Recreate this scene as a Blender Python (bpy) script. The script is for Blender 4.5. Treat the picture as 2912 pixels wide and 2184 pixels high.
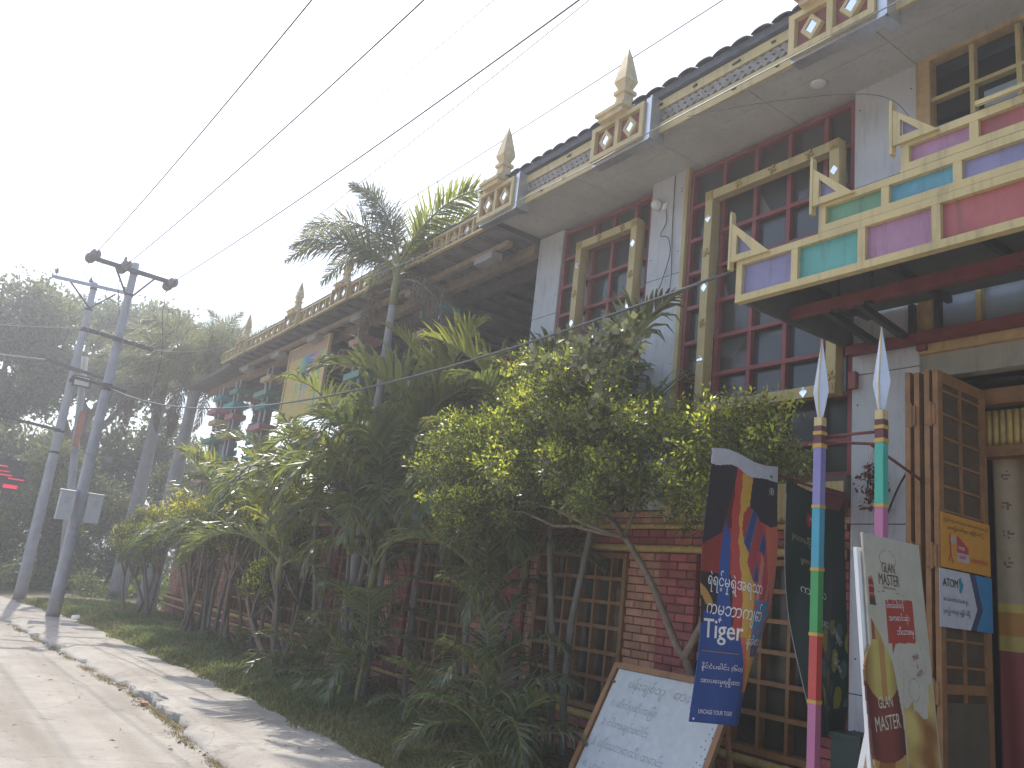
import bpy, bmesh, math, random
import numpy as np
from mathutils import Vector, Matrix
for o in list(bpy.data.objects): bpy.data.objects.remove(o, do_unlink=True)
S = bpy.context.scene
C = S.collection
rnd = random.Random(7)
R = math.radians
# ------------------------------------------------------------------ camera
YAW, PITCH, ROLL = R(34.3435), R(14.1804), R(6.6233)
EYE = Vector((0, 0, 1.6))
_f = Vector((math.sin(YAW)*math.cos(PITCH), math.cos(YAW)*math.cos(PITCH), math.sin(PITCH)))
_r = Vector((math.cos(YAW), -math.sin(YAW), 0)); _u = _r.cross(_f)
_r2 = _r*math.cos(ROLL) + _u*math.sin(ROLL); _u2 = _u*math.cos(ROLL) - _r*math.sin(ROLL)
cd = bpy.data.cameras.new('camera'); cam = bpy.data.objects.new('camera', cd); C.objects.link(cam)
m = Matrix.Identity(4)
for i in range(3):
    m[i][0] = _r2[i]; m[i][1] = _u2[i]; m[i][2] = -_f[i]; m[i][3] = EYE[i]
cam.matrix_world = m
cd.sensor_fit = 'HORIZONTAL'; cd.angle = R(63.594); cd.clip_start = .05; cd.clip_end = 3000
S.camera = cam
# ------------------------------------------------------------------ sky, sun, exposure
HAZE = .0064
SUN_EL, SUN_AZ = R(56), math.atan2(.12, .99)          # azimuth from +Y towards +X
W = bpy.data.worlds.new('World'); S.world = W; W.use_nodes = True
nt = W.node_tree; bg = nt.nodes['Background']
sky = nt.nodes.new('ShaderNodeTexSky'); sky.sky_type = 'NISHITA'; sky.sun_disc = False
sky.sun_elevation = SUN_EL; sky.sun_rotation = SUN_AZ
sky.air_density = 1.0; sky.dust_density = 2.6; sky.ozone_density = 1.2
nt.links.new(sky.outputs[0], bg.inputs[0]); bg.inputs[1].default_value = .15
sl = bpy.data.lights.new('sun', 'SUN'); so = bpy.data.objects.new('sun', sl); C.objects.link(so)
sl.energy = 2.7; sl.angle = R(.6); sl.color = (1, .93, .82)
sd = Vector((math.sin(SUN_AZ)*math.cos(SUN_EL), math.cos(SUN_AZ)*math.cos(SUN_EL), math.sin(SUN_EL)))
so.rotation_euler = sd.to_track_quat('Z', 'Y').to_euler(); so.location = (0, 0, 30)
S.view_settings.view_transform = 'Standard'; S.view_settings.look = 'None'
S.view_settings.gamma = 1; S.view_settings.use_curve_mapping = False
S.view_settings.exposure = 1.0
S.cycles.max_bounces = 7; S.cycles.diffuse_bounces = 4; S.cycles.volume_bounces = 0; S.cycles.transparent_max_bounces = 8
# ------------------------------------------------------------------ materials
MT = {}
def nn(t, k, **kw):
    n = t.nodes.new(k)
    for a, b in kw.items(): setattr(n, a, b)
    return n
def mat(name, col, rough=.6, var=.18, scale=5., bump=.15, bscale=60., metal=0., spec=.4, isl=0., col2=None, stain=0., rndo=0.):
    """painted / solid surface with blotchy colour variation, stains and fine relief"""
    if name in MT: return MT[name]
    M = bpy.data.materials.new(name); M.use_nodes = True; t = M.node_tree
    b = t.nodes['Principled BSDF']; L = t.links.new
    g = nn(t, 'ShaderNodeNewGeometry')
    n1 = nn(t, 'ShaderNodeTexNoise'); n1.inputs['Scale'].default_value = scale; n1.inputs['Detail'].default_value = 6; n1.inputs['Roughness'].default_value = .65
    L(g.outputs['Position'], n1.inputs['Vector'])
    mx = nn(t, 'ShaderNodeMix', data_type='RGBA')
    c1 = tuple(c*(1-var) for c in col); c2 = col2 or tuple(min(1, c*(1+var)) for c in col)
    mr = nn(t, 'ShaderNodeMapRange'); mr.inputs[1].default_value = .3; mr.inputs[2].default_value = .7
    L(n1.outputs[0], mr.inputs[0]); L(mr.outputs[0], mx.inputs[0])
    mx.inputs[6].default_value = (*c1, 1); mx.inputs[7].default_value = (*c2, 1)
    out = mx.outputs[2]
    if isl or rndo:
        src = g.outputs['Random Per Island'] if isl else nn(t, 'ShaderNodeObjectInfo').outputs['Random']
        k = isl or rndo
        mr2 = nn(t, 'ShaderNodeMapRange'); mr2.inputs[3].default_value = 1-k; mr2.inputs[4].default_value = 1+k
        L(src, mr2.inputs[0])
        hs = nn(t, 'ShaderNodeHueSaturation'); L(mr2.outputs[0], hs.inputs['Value']); L(out, hs.inputs['Color']); out = hs.outputs[0]
    if stain:
        mp = nn(t, 'ShaderNodeMapping'); mp.inputs['Scale'].default_value = (9, 9, 1.1); L(g.outputs['Position'], mp.inputs[0])
        n3 = nn(t, 'ShaderNodeTexNoise'); n3.inputs['Scale'].default_value = 1.6; n3.inputs['Detail'].default_value = 8; n3.inputs['Roughness'].default_value = .7
        L(mp.outputs[0], n3.inputs['Vector'])
        mr3 = nn(t, 'ShaderNodeMapRange'); mr3.inputs[1].default_value = .52; mr3.inputs[2].default_value = .75; mr3.inputs[4].default_value = stain
        L(n3.outputs[0], mr3.inputs[0])
        m2 = nn(t, 'ShaderNodeMix', data_type='RGBA'); L(mr3.outputs[0], m2.inputs[0]); L(out, m2.inputs[6])
        m2.inputs[7].default_value = (.10, .085, .065, 1); out = m2.outputs[2]
    L(out, b.inputs['Base Color'])
    b.inputs['Roughness'].default_value = rough; b.inputs['Metallic'].default_value = metal; b.inputs['Specular IOR Level'].default_value = spec
    if bump:
        n2 = nn(t, 'ShaderNodeTexNoise'); n2.inputs['Scale'].default_value = bscale; n2.inputs['Detail'].default_value = 5
        L(g.outputs['Position'], n2.inputs['Vector'])
        bp = nn(t, 'ShaderNodeBump'); bp.inputs['Strength'].default_value = bump; bp.inputs['Distance'].default_value = .02
        L(n2.outputs[0], bp.inputs['Height']); L(bp.outputs[0], b.inputs['Normal'])
    MT[name] = M; return M
def leafmat(name, col, tcol, fac=.45, rough=.42, spread=.35, spec=.4):
    M = bpy.data.materials.new(name); M.use_nodes = True; t = M.node_tree; L = t.links.new
    b = t.nodes['Principled BSDF']; o = t.nodes['Material Output']
    g = nn(t, 'ShaderNodeNewGeometry'); oi = nn(t, 'ShaderNodeObjectInfo')
    ad = nn(t, 'ShaderNodeMath', operation='ADD'); L(g.outputs['Random Per Island'], ad.inputs[0]); L(oi.outputs['Random'], ad.inputs[1])
    fr = nn(t, 'ShaderNodeMath', operation='FRACT'); L(ad.outputs[0], fr.inputs[0])
    mr = nn(t, 'ShaderNodeMapRange'); mr.inputs[3].default_value = 1-spread; mr.inputs[4].default_value = 1+spread; L(fr.outputs[0], mr.inputs[0])
    mh = nn(t, 'ShaderNodeMapRange'); mh.inputs[3].default_value = .485; mh.inputs[4].default_value = .515; L(oi.outputs['Random'], mh.inputs[0])
    def hs(c):
        h = nn(t, 'ShaderNodeHueSaturation'); h.inputs['Color'].default_value = (*c, 1); L(mr.outputs[0], h.inputs['Value']); L(mh.outputs[0], h.inputs['Hue']); return h.outputs[0]
    L(hs(col), b.inputs['Base Color']); b.inputs['Roughness'].default_value = rough; b.inputs['Specular IOR Level'].default_value = spec
    tr = nn(t, 'ShaderNodeBsdfTranslucent'); L(hs(tcol), tr.inputs[0])
    mx = nn(t, 'ShaderNodeMixShader'); mx.inputs[0].default_value = fac
    L(b.outputs[0], mx.inputs[1]); L(tr.outputs[0], mx.inputs[2]); L(mx.outputs[0], o.inputs[0])
    MT[name] = M; return M
def printmat(name='print', rough=.5):
    if name in MT: return MT[name]
    M = bpy.data.materials.new(name); M.use_nodes = True; t = M.node_tree; b = t.nodes['Principled BSDF']
    a = nn(t, 'ShaderNodeAttribute', attribute_name='Col'); g = nn(t, 'ShaderNodeNewGeometry')
    n = nn(t, 'ShaderNodeTexNoise'); n.inputs['Scale'].default_value = 14; n.inputs['Detail'].default_value = 6
    t.links.new(g.outputs['Position'], n.inputs['Vector'])
    mr = nn(t, 'ShaderNodeMapRange'); mr.inputs[3].default_value = .82; mr.inputs[4].default_value = 1.14; t.links.new(n.outputs[0], mr.inputs[0])
    h = nn(t, 'ShaderNodeHueSaturation'); t.links.new(a.outputs['Color'], h.inputs['Color']); t.links.new(mr.outputs[0], h.inputs['Value'])
    t.links.new(h.outputs[0], b.inputs['Base Color']); b.inputs['Roughness'].default_value = rough; b.inputs['Specular IOR Level'].default_value = .3
    MT[name] = M; return M
# ------------------------------------------------------------------ mesh helpers
class MB:
    def __init__(s): s.v = []; s.f = []; s.mi = []
    def add(s, vs, fs, k=0):
        b = len(s.v); s.v += [tuple(v) for v in vs]; s.f += [tuple(b+i for i in f) for f in fs]; s.mi += [k]*len(fs); return s
    def box(s, x0, x1, y0, y1, z0, z1, k=0):
        return s.add([(x0,y0,z0),(x1,y0,z0),(x1,y1,z0),(x0,y1,z0),(x0,y0,z1),(x1,y0,z1),(x1,y1,z1),(x0,y1,z1)],
            [(0,3,2,1),(4,5,6,7),(0,1,5,4),(1,2,6,5),(2,3,7,6),(3,0,4,7)], k)
    def bar(s, a, b, w, h, k=0, up=(0,0,1)):
        """rectangular bar from a to b, w across, h along up"""
        a = Vector(a); b = Vector(b); d = (b-a).normalized(); u = Vector(up); sx = d.cross(u)
        if sx.length < 1e-4: sx = d.cross(Vector((1,0,0)))
        sx.normalize(); u = sx.cross(d); sx *= w/2; u *= h/2
        vs = [a-sx-u, a+sx-u, a+sx+u, a-sx+u, b-sx-u, b+sx-u, b+sx+u, b-sx+u]
        return s.add(vs, [(0,1,2,3),(7,6,5,4),(0,4,5,1),(1,5,6,2),(2,6,7,3),(3,7,4,0)], k)
    def tube(s, pts, rad, n=8, k=0, cap=True):
        pts = [Vector(p) for p in pts]; N = len(pts); rad = rad if hasattr(rad, '__len__') else [rad]*N
        b = len(s.v); prev = None
        for i, p in enumerate(pts):
            d = (pts[min(i+1,N-1)]-pts[max(i-1,0)]).normalized()
            if prev is None: e = d.orthogonal().normalized()
            else: e = (prev - d*prev.dot(d)).normalized()
            prev = e; q = d.cross(e)
            for j in range(n):
                a = 2*math.pi*j/n; s.v.append(tuple(p+(e*math.cos(a)+q*math.sin(a))*rad[i]))
        for i in range(N-1):
            for j in range(n):
                s.f.append((b+i*n+j, b+i*n+(j+1)%n, b+(i+1)*n+(j+1)%n, b+(i+1)*n+j)); s.mi.append(k)
        if cap:
            s.f.append(tuple(b+j for j in reversed(range(n)))); s.f.append(tuple(b+(N-1)*n+j for j in range(n))); s.mi += [k, k]
        return s
    def lathe(s, c, prof, n=12, k=0, square=False):
        """prof = [(r,z)...] about a vertical axis at c"""
        c = Vector(c); b = len(s.v); off = math.pi/4 if square else 0; n = 4 if square else n; q = math.sqrt(2) if square else 1
        for r, z in prof:
            for j in range(n):
                a = 2*math.pi*j/n+off; s.v.append((c.x+r*q*math.cos(a), c.y+r*q*math.sin(a), c.z+z))
        for i in range(len(prof)-1):
            for j in range(n): s.f.append((b+i*n+j, b+i*n+(j+1)%n, b+(i+1)*n+(j+1)%n, b+(i+1)*n+j)); s.mi.append(k)
        s.f.append(tuple(b+j for j in reversed(range(n)))); s.f.append(tuple(b+(len(prof)-1)*n+j for j in range(n))); s.mi += [k, k]
        return s
    def prism(s, poly, axis, a, b, k=0):
        """extrude a 2-D polygon along axis (0,1,2) from a to b"""
        def P(u, v, w): return (w,u,v) if axis == 0 else (u,w,v) if axis == 1 else (u,v,w)
        n = len(poly); vs = [P(u,v,a) for u,v in poly]+[P(u,v,b) for u,v in poly]
        fs = [tuple(range(n))[::-1], tuple(range(n,2*n))]+[(i,(i+1)%n,n+(i+1)%n,n+i) for i in range(n)]
        return s.add(vs, fs, k)
    def mesh(s, name, mats):
        me = bpy.data.meshes.new(name); me.from_pydata(s.v, [], s.f)
        for mm in (mats if isinstance(mats, (list, tuple)) else [mats]): me.materials.append(mm)
        if any(s.mi): me.polygons.foreach_set('material_index', s.mi)
        bm = bmesh.new(); bm.from_mesh(me); bmesh.ops.recalc_face_normals(bm, faces=bm.faces); bm.to_mesh(me); bm.free()
        return me
    def build(s, name, mats, parent=None, smooth=False):
        me = s.mesh(name, mats)
        if smooth: me.polygons.foreach_set('use_smooth', [True]*len(me.polygons))
        return obj(name, me, parent)
def obj(name, me, parent=None, loc=None, rz=0.):
    o = bpy.data.objects.new(name, me); C.objects.link(o)
    if parent is not None:
        o.parent = parent
        if parent.get('_base') is not None: o.matrix_parent_inverse = Matrix.Translation(-Vector(parent['_base']))
        elif parent.get('_sub') is not None: o.matrix_parent_inverse = Matrix.Translation(-Vector(parent['_sub']))
    if loc is not None: o.location = loc; o['_sub'] = tuple(loc)
    if rz: o.rotation_euler[2] = rz
    return o
def tag(o, label, cat, group=None):
    o['label'] = label; o['category'] = cat
    if group: o['group'] = group
    return o
def thing(name, label, cat, loc, group=None):
    o = bpy.data.objects.new(name, None); C.objects.link(o); o.location = loc; o['_base'] = tuple(loc); o.empty_display_size = .2
    return tag(o, label, cat, group)
def struct(o, kind='structure'): o['kind'] = kind; return o
def np_mesh(name, V, F, mats, mi=None, smooth=False):
    """fast mesh from numpy arrays; F is (m,3) or (m,4)"""
    me = bpy.data.meshes.new(name); V = np.ascontiguousarray(V, dtype=np.float32); F = np.ascontiguousarray(F, dtype=np.int32)
    me.vertices.add(len(V)); me.vertices.foreach_set('co', V.ravel())
    k = F.shape[1]; me.loops.add(F.size); me.loops.foreach_set('vertex_index', F.ravel())
    me.polygons.add(len(F)); me.polygons.foreach_set('loop_start', np.arange(len(F), dtype=np.int32)*k)
    for mm in (mats if isinstance(mats, (list, tuple)) else [mats]): me.materials.append(mm)
    if mi is not None: me.polygons.foreach_set('material_index', np.asarray(mi, dtype=np.int32))
    if smooth: me.polygons.foreach_set('use_smooth', np.ones(len(F), dtype=bool))
    me.update(calc_edges=True); me.validate(); return me
def text2d(body, size=1., spacing=1.):
    cu = bpy.data.curves.new('t', 'FONT'); cu.body = body; cu.size = size; cu.resolution_u = 2; cu.space_character = spacing
    o = bpy.data.objects.new('t', cu); C.objects.link(o); bpy.context.view_layer.update()
    me = bpy.data.meshes.new_from_object(o.evaluated_get(bpy.context.evaluated_depsgraph_get()))
    vs = [(v.co.x, v.co.y) for v in me.vertices]; fs = [tuple(p.vertices) for p in me.polygons]
    bpy.data.objects.remove(o); bpy.data.meshes.remove(me); bpy.data.curves.remove(cu)
    return vs, fs
def text_on(name, body, surf, u0, v0, w, mat_, parent, h=None, off=.004, shear=0., rot=0., weight=0.):
    """lettering laid on surface surf(u,v)->(point, normal); left end at (u0,v0), w wide, h tall, in surface metres"""
    vs, fs = text2d(body)
    if not vs: return None
    a = np.array(vs); mn, mx = a.min(0), a.max(0); sc = w/(mx[0]-mn[0]); sy = sc if h is None else h/(mx[1]-mn[1])
    q = np.c_[(a[:,0]-mn[0])*sc, (a[:,1]-mn[1])*sy]; q[:,0] += q[:,1]*shear
    c, s_ = math.cos(rot), math.sin(rot); q = np.c_[u0+q[:,0]*c-q[:,1]*s_, v0+q[:,0]*s_+q[:,1]*c]
    V = []
    for u, v in q:
        p, n = surf(u, v); V.append(tuple(Vector(p)+Vector(n)*off))
    mb = MB(); mb.add(V, fs); me = bpy.data.meshes.new(name); me.from_pydata(V, [], fs); me.materials.append(mat_)
    return obj(name, me, parent)
def inpoly(u, v, poly):
    r = False; j = len(poly)-1
    for i in range(len(poly)):
        (xi, yi), (xj, yj) = poly[i], poly[j]
        if (yi > v) != (yj > v) and u < (xj-xi)*(v-yi)/(yj-yi)+xi: r = not r
        j = i
    return r
def sheet(name, surf, u0, u1, v0, v1, nu, nv, paint, parent, thick=.004, mat_=None, both=True):
    """printed sheet: fine grid on surf with a flat print colour per face; paint(u,v)->rgb or None (cut away)"""
    V = []; F = []; K = []
    for j in range(nv+1):
        for i in range(nu+1):
            V.append(tuple(surf(u0+(u1-u0)*i/nu, v0+(v1-v0)*j/nv)[0]))
    for j in range(nv):
        for i in range(nu):
            c = paint(u0+(u1-u0)*(i+.5)/nu, v0+(v1-v0)*(j+.5)/nv)
            if c is None: continue
            a = j*(nu+1)+i; F.append((a, a+1, a+nu+2, a+nu+1)); K.append(c)
    me = np_mesh(name, np.array(V), np.array(F), mat_ or printmat(), smooth=True)
    at = me.color_attributes.new('Col', 'FLOAT_COLOR', 'CORNER')
    at.data.foreach_set('color', np.repeat(np.c_[np.array(K, dtype=np.float32), np.ones(len(K))], 4, 0).astype(np.float32).ravel())
    bm = bmesh.new(); bm.from_mesh(me); bmesh.ops.delete(bm, geom=[v for v in bm.verts if not v.link_faces], context='VERTS'); bm.to_mesh(me); bm.free()
    o = obj(name, me, parent)
    if thick: md = o.modifiers.new('thickness', 'SOLIDIFY'); md.thickness = thick; md.offset = -1
    return o
def srgb(*c): return tuple((x/255/12.92 if x/255 <= .04045 else ((x/255+.055)/1.055)**2.4) for x in c)
def curve_pts(P, n):
    """Catmull-Rom through P"""
    P = [Vector(p) for p in P]; out = []; K = len(P)-1
    for i in range(K):
        a, b, c, d = P[max(i-1,0)], P[i], P[i+1], P[min(i+2,K)]
        for k in range(n):
            t = k/n; out.append(.5*((2*b)+(c-a)*t+(2*a-5*b+4*c-d)*t*t+(3*b-a-3*c+d)*t**3))
    return out+[P[-1]]
def lerp_tab(T, y):
    if y <= T[0][0]: return T[0][1]
    for (a, b), (c, d) in zip(T, T[1:]):
        if y <= c:
            t = (y-a)/(c-a); return b+(d-b)*t
    return T[-1][1]
# ------------------------------------------------------------------ palette
yellow = mat('yellow paint', (.50, .40, .185), .55, .12, 4, .12, 90, stain=.5)
redp = mat('red paint', (.25, .065, .062), .5, .15, 6, .1, stain=.2)
orangew = mat('orange varnished wood', (.28, .14, .055), .5, .25, 9, .2, 50, stain=.4)
brickr = mat('red brick paint', (.36, .095, .085), .65, .28, 7, .35, 70, rndo=.28, stain=.35)
bricko = mat('orange brick paint', (.45, .22, .14), .65, .25, 7, .35, 70, rndo=.28, stain=.35)
brickrs = mat('red brick paint far', (.36, .095, .085), .65, .28, 7, .35, 70, isl=.28, stain=.35)
brickos = mat('orange brick paint far', (.45, .22, .14), .65, .25, 7, .35, 70, isl=.28, stain=.35)
mortar = mat('mortar', (.16, .05, .045), .8, .2, 10, .3)
bamboo = mat('gilded bamboo', (.50, .36, .12), .45, .25, 12, .2, 40, stain=.35)
panelw = mat('grey white panel', (.51, .52, .535), .6, .09, 2.5, .06, 120, stain=.38)
soffm = mat('soffit board', (.52, .505, .485), .7, .10, 2, .05, 80, stain=.3)
joint = mat('dark joint', (.06, .06, .06), .9, .1)
tile = mat('slate roof tile', (.075, .078, .095), .7, .3, 8, .3, 40, rndo=.25)
zinc = mat('zinc gutter', (.55, .57, .60), .35, .12, 8, .05, metal=.75, stain=.3)
mirror = mat('mirror tile', (.85, .87, .9), .06, .02, 5, 0, metal=1)
carved = mat('carved gilt strip', (.13, .125, .13), .6, .3, 20, .3)
gilt = mat('gilt ornament', (.40, .29, .10), .4, .3, 20, .3)
darkw = mat('dark timber', (.10, .085, .08), .7, .25, 6, .25)
beamw = mat('tan timber', (.30, .22, .15), .65, .25, 6, .2, stain=.3)
inner = mat('dim interior', (.09, .085, .08), .9, .2, 2, 0)
steelr = mat('red oxide steel', (.16, .035, .035), .55, .25, 8, .15, stain=.3)
steeld = mat('dark steel', (.035, .035, .038), .5, .3, 8, .1)
sheetg = mat('dull green roofing sheet', (.075, .09, .085), .6, .2, 5, .05)
wire_b = mat('black cable', (.02, .02, .022), .6, .2, 5, 0)
wire_g = mat('grey cable', (.30, .30, .31), .5, .2, 5, 0)
whitep = mat('white plastic', (.78, .78, .77), .4, .06, 6, 0)
gold = mat('ochre paint', (.48, .30, .06), .5, .15, 8, .1)
maroon = mat('maroon paint', (.11, .035, .04), .55, .15, 8, .1)
# meshed glazing: dark glass behind woven wire
def meshglass(name, glass, wirec, sc, thick=.72):
    M = bpy.data.materials.new(name); M.use_nodes = True; t = M.node_tree; b = t.nodes['Principled BSDF']; L = t.links.new
    g = nn(t, 'ShaderNodeNewGeometry'); sp = nn(t, 'ShaderNodeSeparateXYZ'); L(g.outputs['Position'], sp.inputs[0])
    def wave(op):
        a = nn(t, 'ShaderNodeMath', operation=op); L(sp.outputs[1], a.inputs[0]); 
        k = nn(t, 'ShaderNodeMath', operation='MULTIPLY'); L(sp.outputs[2], k.inputs[0]); k.inputs[1].default_value = 1.7
        L(k.outputs[0], a.inputs[1])
        m_ = nn(t, 'ShaderNodeMath', operation='MULTIPLY'); L(a.outputs[0], m_.inputs[0]); m_.inputs[1].default_value = sc
        s_ = nn(t, 'ShaderNodeMath', operation='SINE'); L(m_.outputs[0], s_.inputs[0])
        ab = nn(t, 'ShaderNodeMath', operation='ABSOLUTE'); L(s_.outputs[0], ab.inputs[0]); return ab.outputs[0]
    mxm = nn(t, 'ShaderNodeMath', operation='MAXIMUM'); L(wave('ADD'), mxm.inputs[0]); L(wave('SUBTRACT'), mxm.inputs[1])
    gt = nn(t, 'ShaderNodeMapRange'); gt.inputs[1].default_value = thick+.18; gt.inputs[2].default_value = 1.; gt.inputs[4].default_value = .55; L(mxm.outputs[0], gt.inputs[0])
    n1 = nn(t, 'ShaderNodeTexNoise'); n1.inputs['Scale'].default_value = 1.3; L(g.outputs['Position'], n1.inputs['Vector'])
    c0 = nn(t, 'ShaderNodeMix', data_type='RGBA'); c0.inputs[6].default_value = (*[c*.6 for c in glass], 1); c0.inputs[7].default_value = (*[c*1.5 for c in glass], 1); L(n1.outputs[0], c0.inputs[0])
    mx = nn(t, 'ShaderNodeMix', data_type='RGBA'); L(gt.outputs[0], mx.inputs[0]); L(c0.outputs[2], mx.inputs[6]); mx.inputs[7].default_value = (*wirec, 1)
    L(mx.outputs[2], b.inputs['Base Color']); b.inputs['Roughness'].default_value = .12; b.inputs['Specular IOR Level'].default_value = .5
    MT[name] = M; return M
glassm = meshglass('wire meshed glass', (.028, .034, .036), (.16, .17, .17), 150)
glassm2 = meshglass('wire meshed dusty glass', (.055, .058, .055), (.20, .20, .19), 150)
glassm3 = meshglass('wire meshed glass with dim room', (.04, .034, .028), (.13, .13, .125), 150)
glassc = meshglass('meshed glass with curtain', (.12, .115, .105), (.25, .25, .24), 150)
glassd = bpy.data.materials.new('clear window glass'); glassd.use_nodes = True
_t = glassd.node_tree; _b = _t.nodes['Principled BSDF']; _b.inputs['Base Color'].default_value = (.02, .025, .03, 1); _b.inputs['Roughness'].default_value = .06
_tr = nn(_t, 'ShaderNodeBsdfTransparent'); _tr.inputs[0].default_value = (.75, .8, .82, 1); _mx = nn(_t, 'ShaderNodeMixShader'); _mx.inputs[0].default_value = .82
_t.links.new(_b.outputs[0], _mx.inputs[1]); _t.links.new(_tr.outputs[0], _mx.inputs[2]); _t.links.new(_mx.outputs[0], _t.nodes['Material Output'].inputs[0])
glassl = mat('lattice glass', (.05, .05, .035), .18, .6, 2.2, 0, spec=.4, stain=.2)
# ------------------------------------------------------------------ ground, road, pavement
KERB = [(-40, 2.62), (8, 2.62), (12, 2.6), (16, 2.36), (20, 2.02), (24, 1.45), (30, .2), (40, -3), (60, -12)]
GRASS = [(-40, 3.92), (10.5, 3.9), (13.5, 3.8), (17, 3.62), (20, 3.5), (24, 2.95), (30, 1.5), (40, -1.5), (60, -10)]
def kx(y): return lerp_tab(KERB, y)
def gx(y): return lerp_tab(GRASS, y)
def groundmat(name, c1, c2, scale, c3=None, rough=.9, bump=.5, bs=40., streak=None, spots=None):
    M = bpy.data.materials.new(name); M.use_nodes = True; t = M.node_tree; b = t.nodes['Principled BSDF']; L = t.links.new
    g = nn(t, 'ShaderNodeNewGeometry')
    n1 = nn(t, 'ShaderNodeTexNoise'); n1.inputs['Scale'].default_value = scale; n1.inputs['Detail'].default_value = 9; n1.inputs['Roughness'].default_value = .7
    L(g.outputs['Position'], n1.inputs['Vector'])
    cr = nn(t, 'ShaderNodeValToRGB'); cr.color_ramp.elements[0].position = .32; cr.color_ramp.elements[1].position = .68
    cr.color_ramp.elements[0].color = (*c1, 1); cr.color_ramp.elements[1].color = (*c2, 1); L(n1.outputs[0], cr.inputs[0]); out = cr.outputs[0]
    if c3:
        mp = nn(t, 'ShaderNodeMapping'); mp.inputs['Scale'].default_value = streak or (1, 1, 1); L(g.outputs['Position'], mp.inputs[0])
        n3 = nn(t, 'ShaderNodeTexNoise'); n3.inputs['Scale'].default_value = 1.; n3.inputs['Detail'].default_value = 7; L(mp.outputs[0], n3.inputs['Vector'])
        mr = nn(t, 'ShaderNodeMapRange'); mr.inputs[1].default_value = .5; mr.inputs[2].default_value = .72; mr.inputs[4].default_value = .75; L(n3.outputs[0], mr.inputs[0])
        m2 = nn(t, 'ShaderNodeMix', data_type='RGBA'); L(mr.outputs[0], m2.inputs[0]); L(out, m2.inputs[6]); m2.inputs[7].default_value = (*c3, 1); out = m2.outputs[2]
    if spots:
        for sc_, lo, hi, am in ((7., .63, .72, .6), (31., .64, .70, .5)):
            n4 = nn(t, 'ShaderNodeTexNoise'); n4.inputs['Scale'].default_value = sc_; n4.inputs['Detail'].default_value = 4; L(g.outputs['Position'], n4.inputs['Vector'])
            m4 = nn(t, 'ShaderNodeMapRange'); m4.inputs[1].default_value = lo; m4.inputs[2].default_value = hi; m4.inputs[4].default_value = am; L(n4.outputs[0], m4.inputs[0])
            x4 = nn(t, 'ShaderNodeMix', data_type='RGBA'); L(m4.outputs[0], x4.inputs[0]); L(out, x4.inputs[6]); x4.inputs[7].default_value = (*spots, 1); out = x4.outputs[2]
        vo = nn(t, 'ShaderNodeTexVoronoi', feature='DISTANCE_TO_EDGE'); vo.inputs['Scale'].default_value = .33
        wn = nn(t, 'ShaderNodeTexNoise'); wn.inputs['Scale'].default_value = 1.5; wn.inputs['Detail'].default_value = 6; L(g.outputs['Position'], wn.inputs['Vector'])
        va = nn(t, 'ShaderNodeVectorMath', operation='ADD'); L(g.outputs['Position'], va.inputs[0]); L(wn.outputs[1], va.inputs[1]); L(va.outputs[0], vo.inputs['Vector'])
        mv = nn(t, 'ShaderNodeMapRange'); mv.inputs[1].default_value = .002; mv.inputs[2].default_value = .006; mv.inputs[3].default_value = .28; mv.inputs[4].default_value = 0; L(vo.outputs['Distance'], mv.inputs[0])
        xv = nn(t, 'ShaderNodeMix', data_type='RGBA'); L(mv.outputs[0], xv.inputs[0]); L(out, xv.inputs[6]); xv.inputs[7].default_value = (.12, .10, .085, 1); out = xv.outputs[2]
    L(out, b.inputs['Base Color']); b.inputs['Roughness'].default_value = rough; b.inputs['Specular IOR Level'].default_value = .2
    n2 = nn(t, 'ShaderNodeTexNoise'); n2.inputs['Scale'].default_value = bs; n2.inputs['Detail'].default_value = 8; L(g.outputs['Position'], n2.inputs['Vector'])
    bp = nn(t, 'ShaderNodeBump'); bp.inputs['Strength'].default_value = bump; bp.inputs['Distance'].default_value = .02
    L(n2.outputs[0], bp.inputs['Height']); L(bp.outputs[0], b.inputs['Normal']); return M
roadm = groundmat('worn concrete road', (.29, .27, .24), (.42, .395, .355), 1.3, (.225, .20, .17), streak=(1.7, .16, 1), bs=55, bump=.7, spots=(.19, .17, .15))
pavem = groundmat('dusty pavement concrete', (.32, .295, .265), (.45, .425, .38), 1.8, (.255, .225, .185), streak=(1.3, .6, 1), bs=38, bump=.8, spots=(.22, .19, .16))
soilm = groundmat('dry soil', (.15, .125, .085), (.25, .21, .145), 4., (.12, .12, .05), streak=(1, 1, 1), bs=25)
earthm = groundmat('dusty earth', (.20, .155, .105), (.32, .26, .19), 1.2, (.15, .12, .08), streak=(.3, .3, 1), bs=18)
g0 = MB(); g0.add([(-900,-900,-.16),(900,-900,-.16),(900,900,-.16),(-900,900,-.16)], [(0,1,2,3)])
struct(g0.build('ground', earthm))
# road: a wavy concrete slab west of the kerb
ys = [-40, -20, -8, 0] + [2+.4*i for i in range(60)] + [27, 29, 31, 34, 37, 40, 50, 60]
V = []; F = []; NX = 26
for y in ys:
    for i in range(NX+1):
        t = i/NX; x = -7.5 + (kx(y)+.12+7.5)*(t**.7)
        x += 0 if y < 26 else 0
        V.append((x - (0 if y < 20 else (y-20)*.25*(1-t)), y, -.1 + .004*math.sin(x*3.1+y*1.7)+.003*math.sin(x*1.3-y*2.3)))
for j in range(len(ys)-1):
    for i in range(NX): a = j*(NX+1)+i; F.append((a, a+1, a+NX+2, a+NX+1))
struct(obj('road', np_mesh('road', np.array(V), np.array(F), roadm, smooth=True)))
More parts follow.
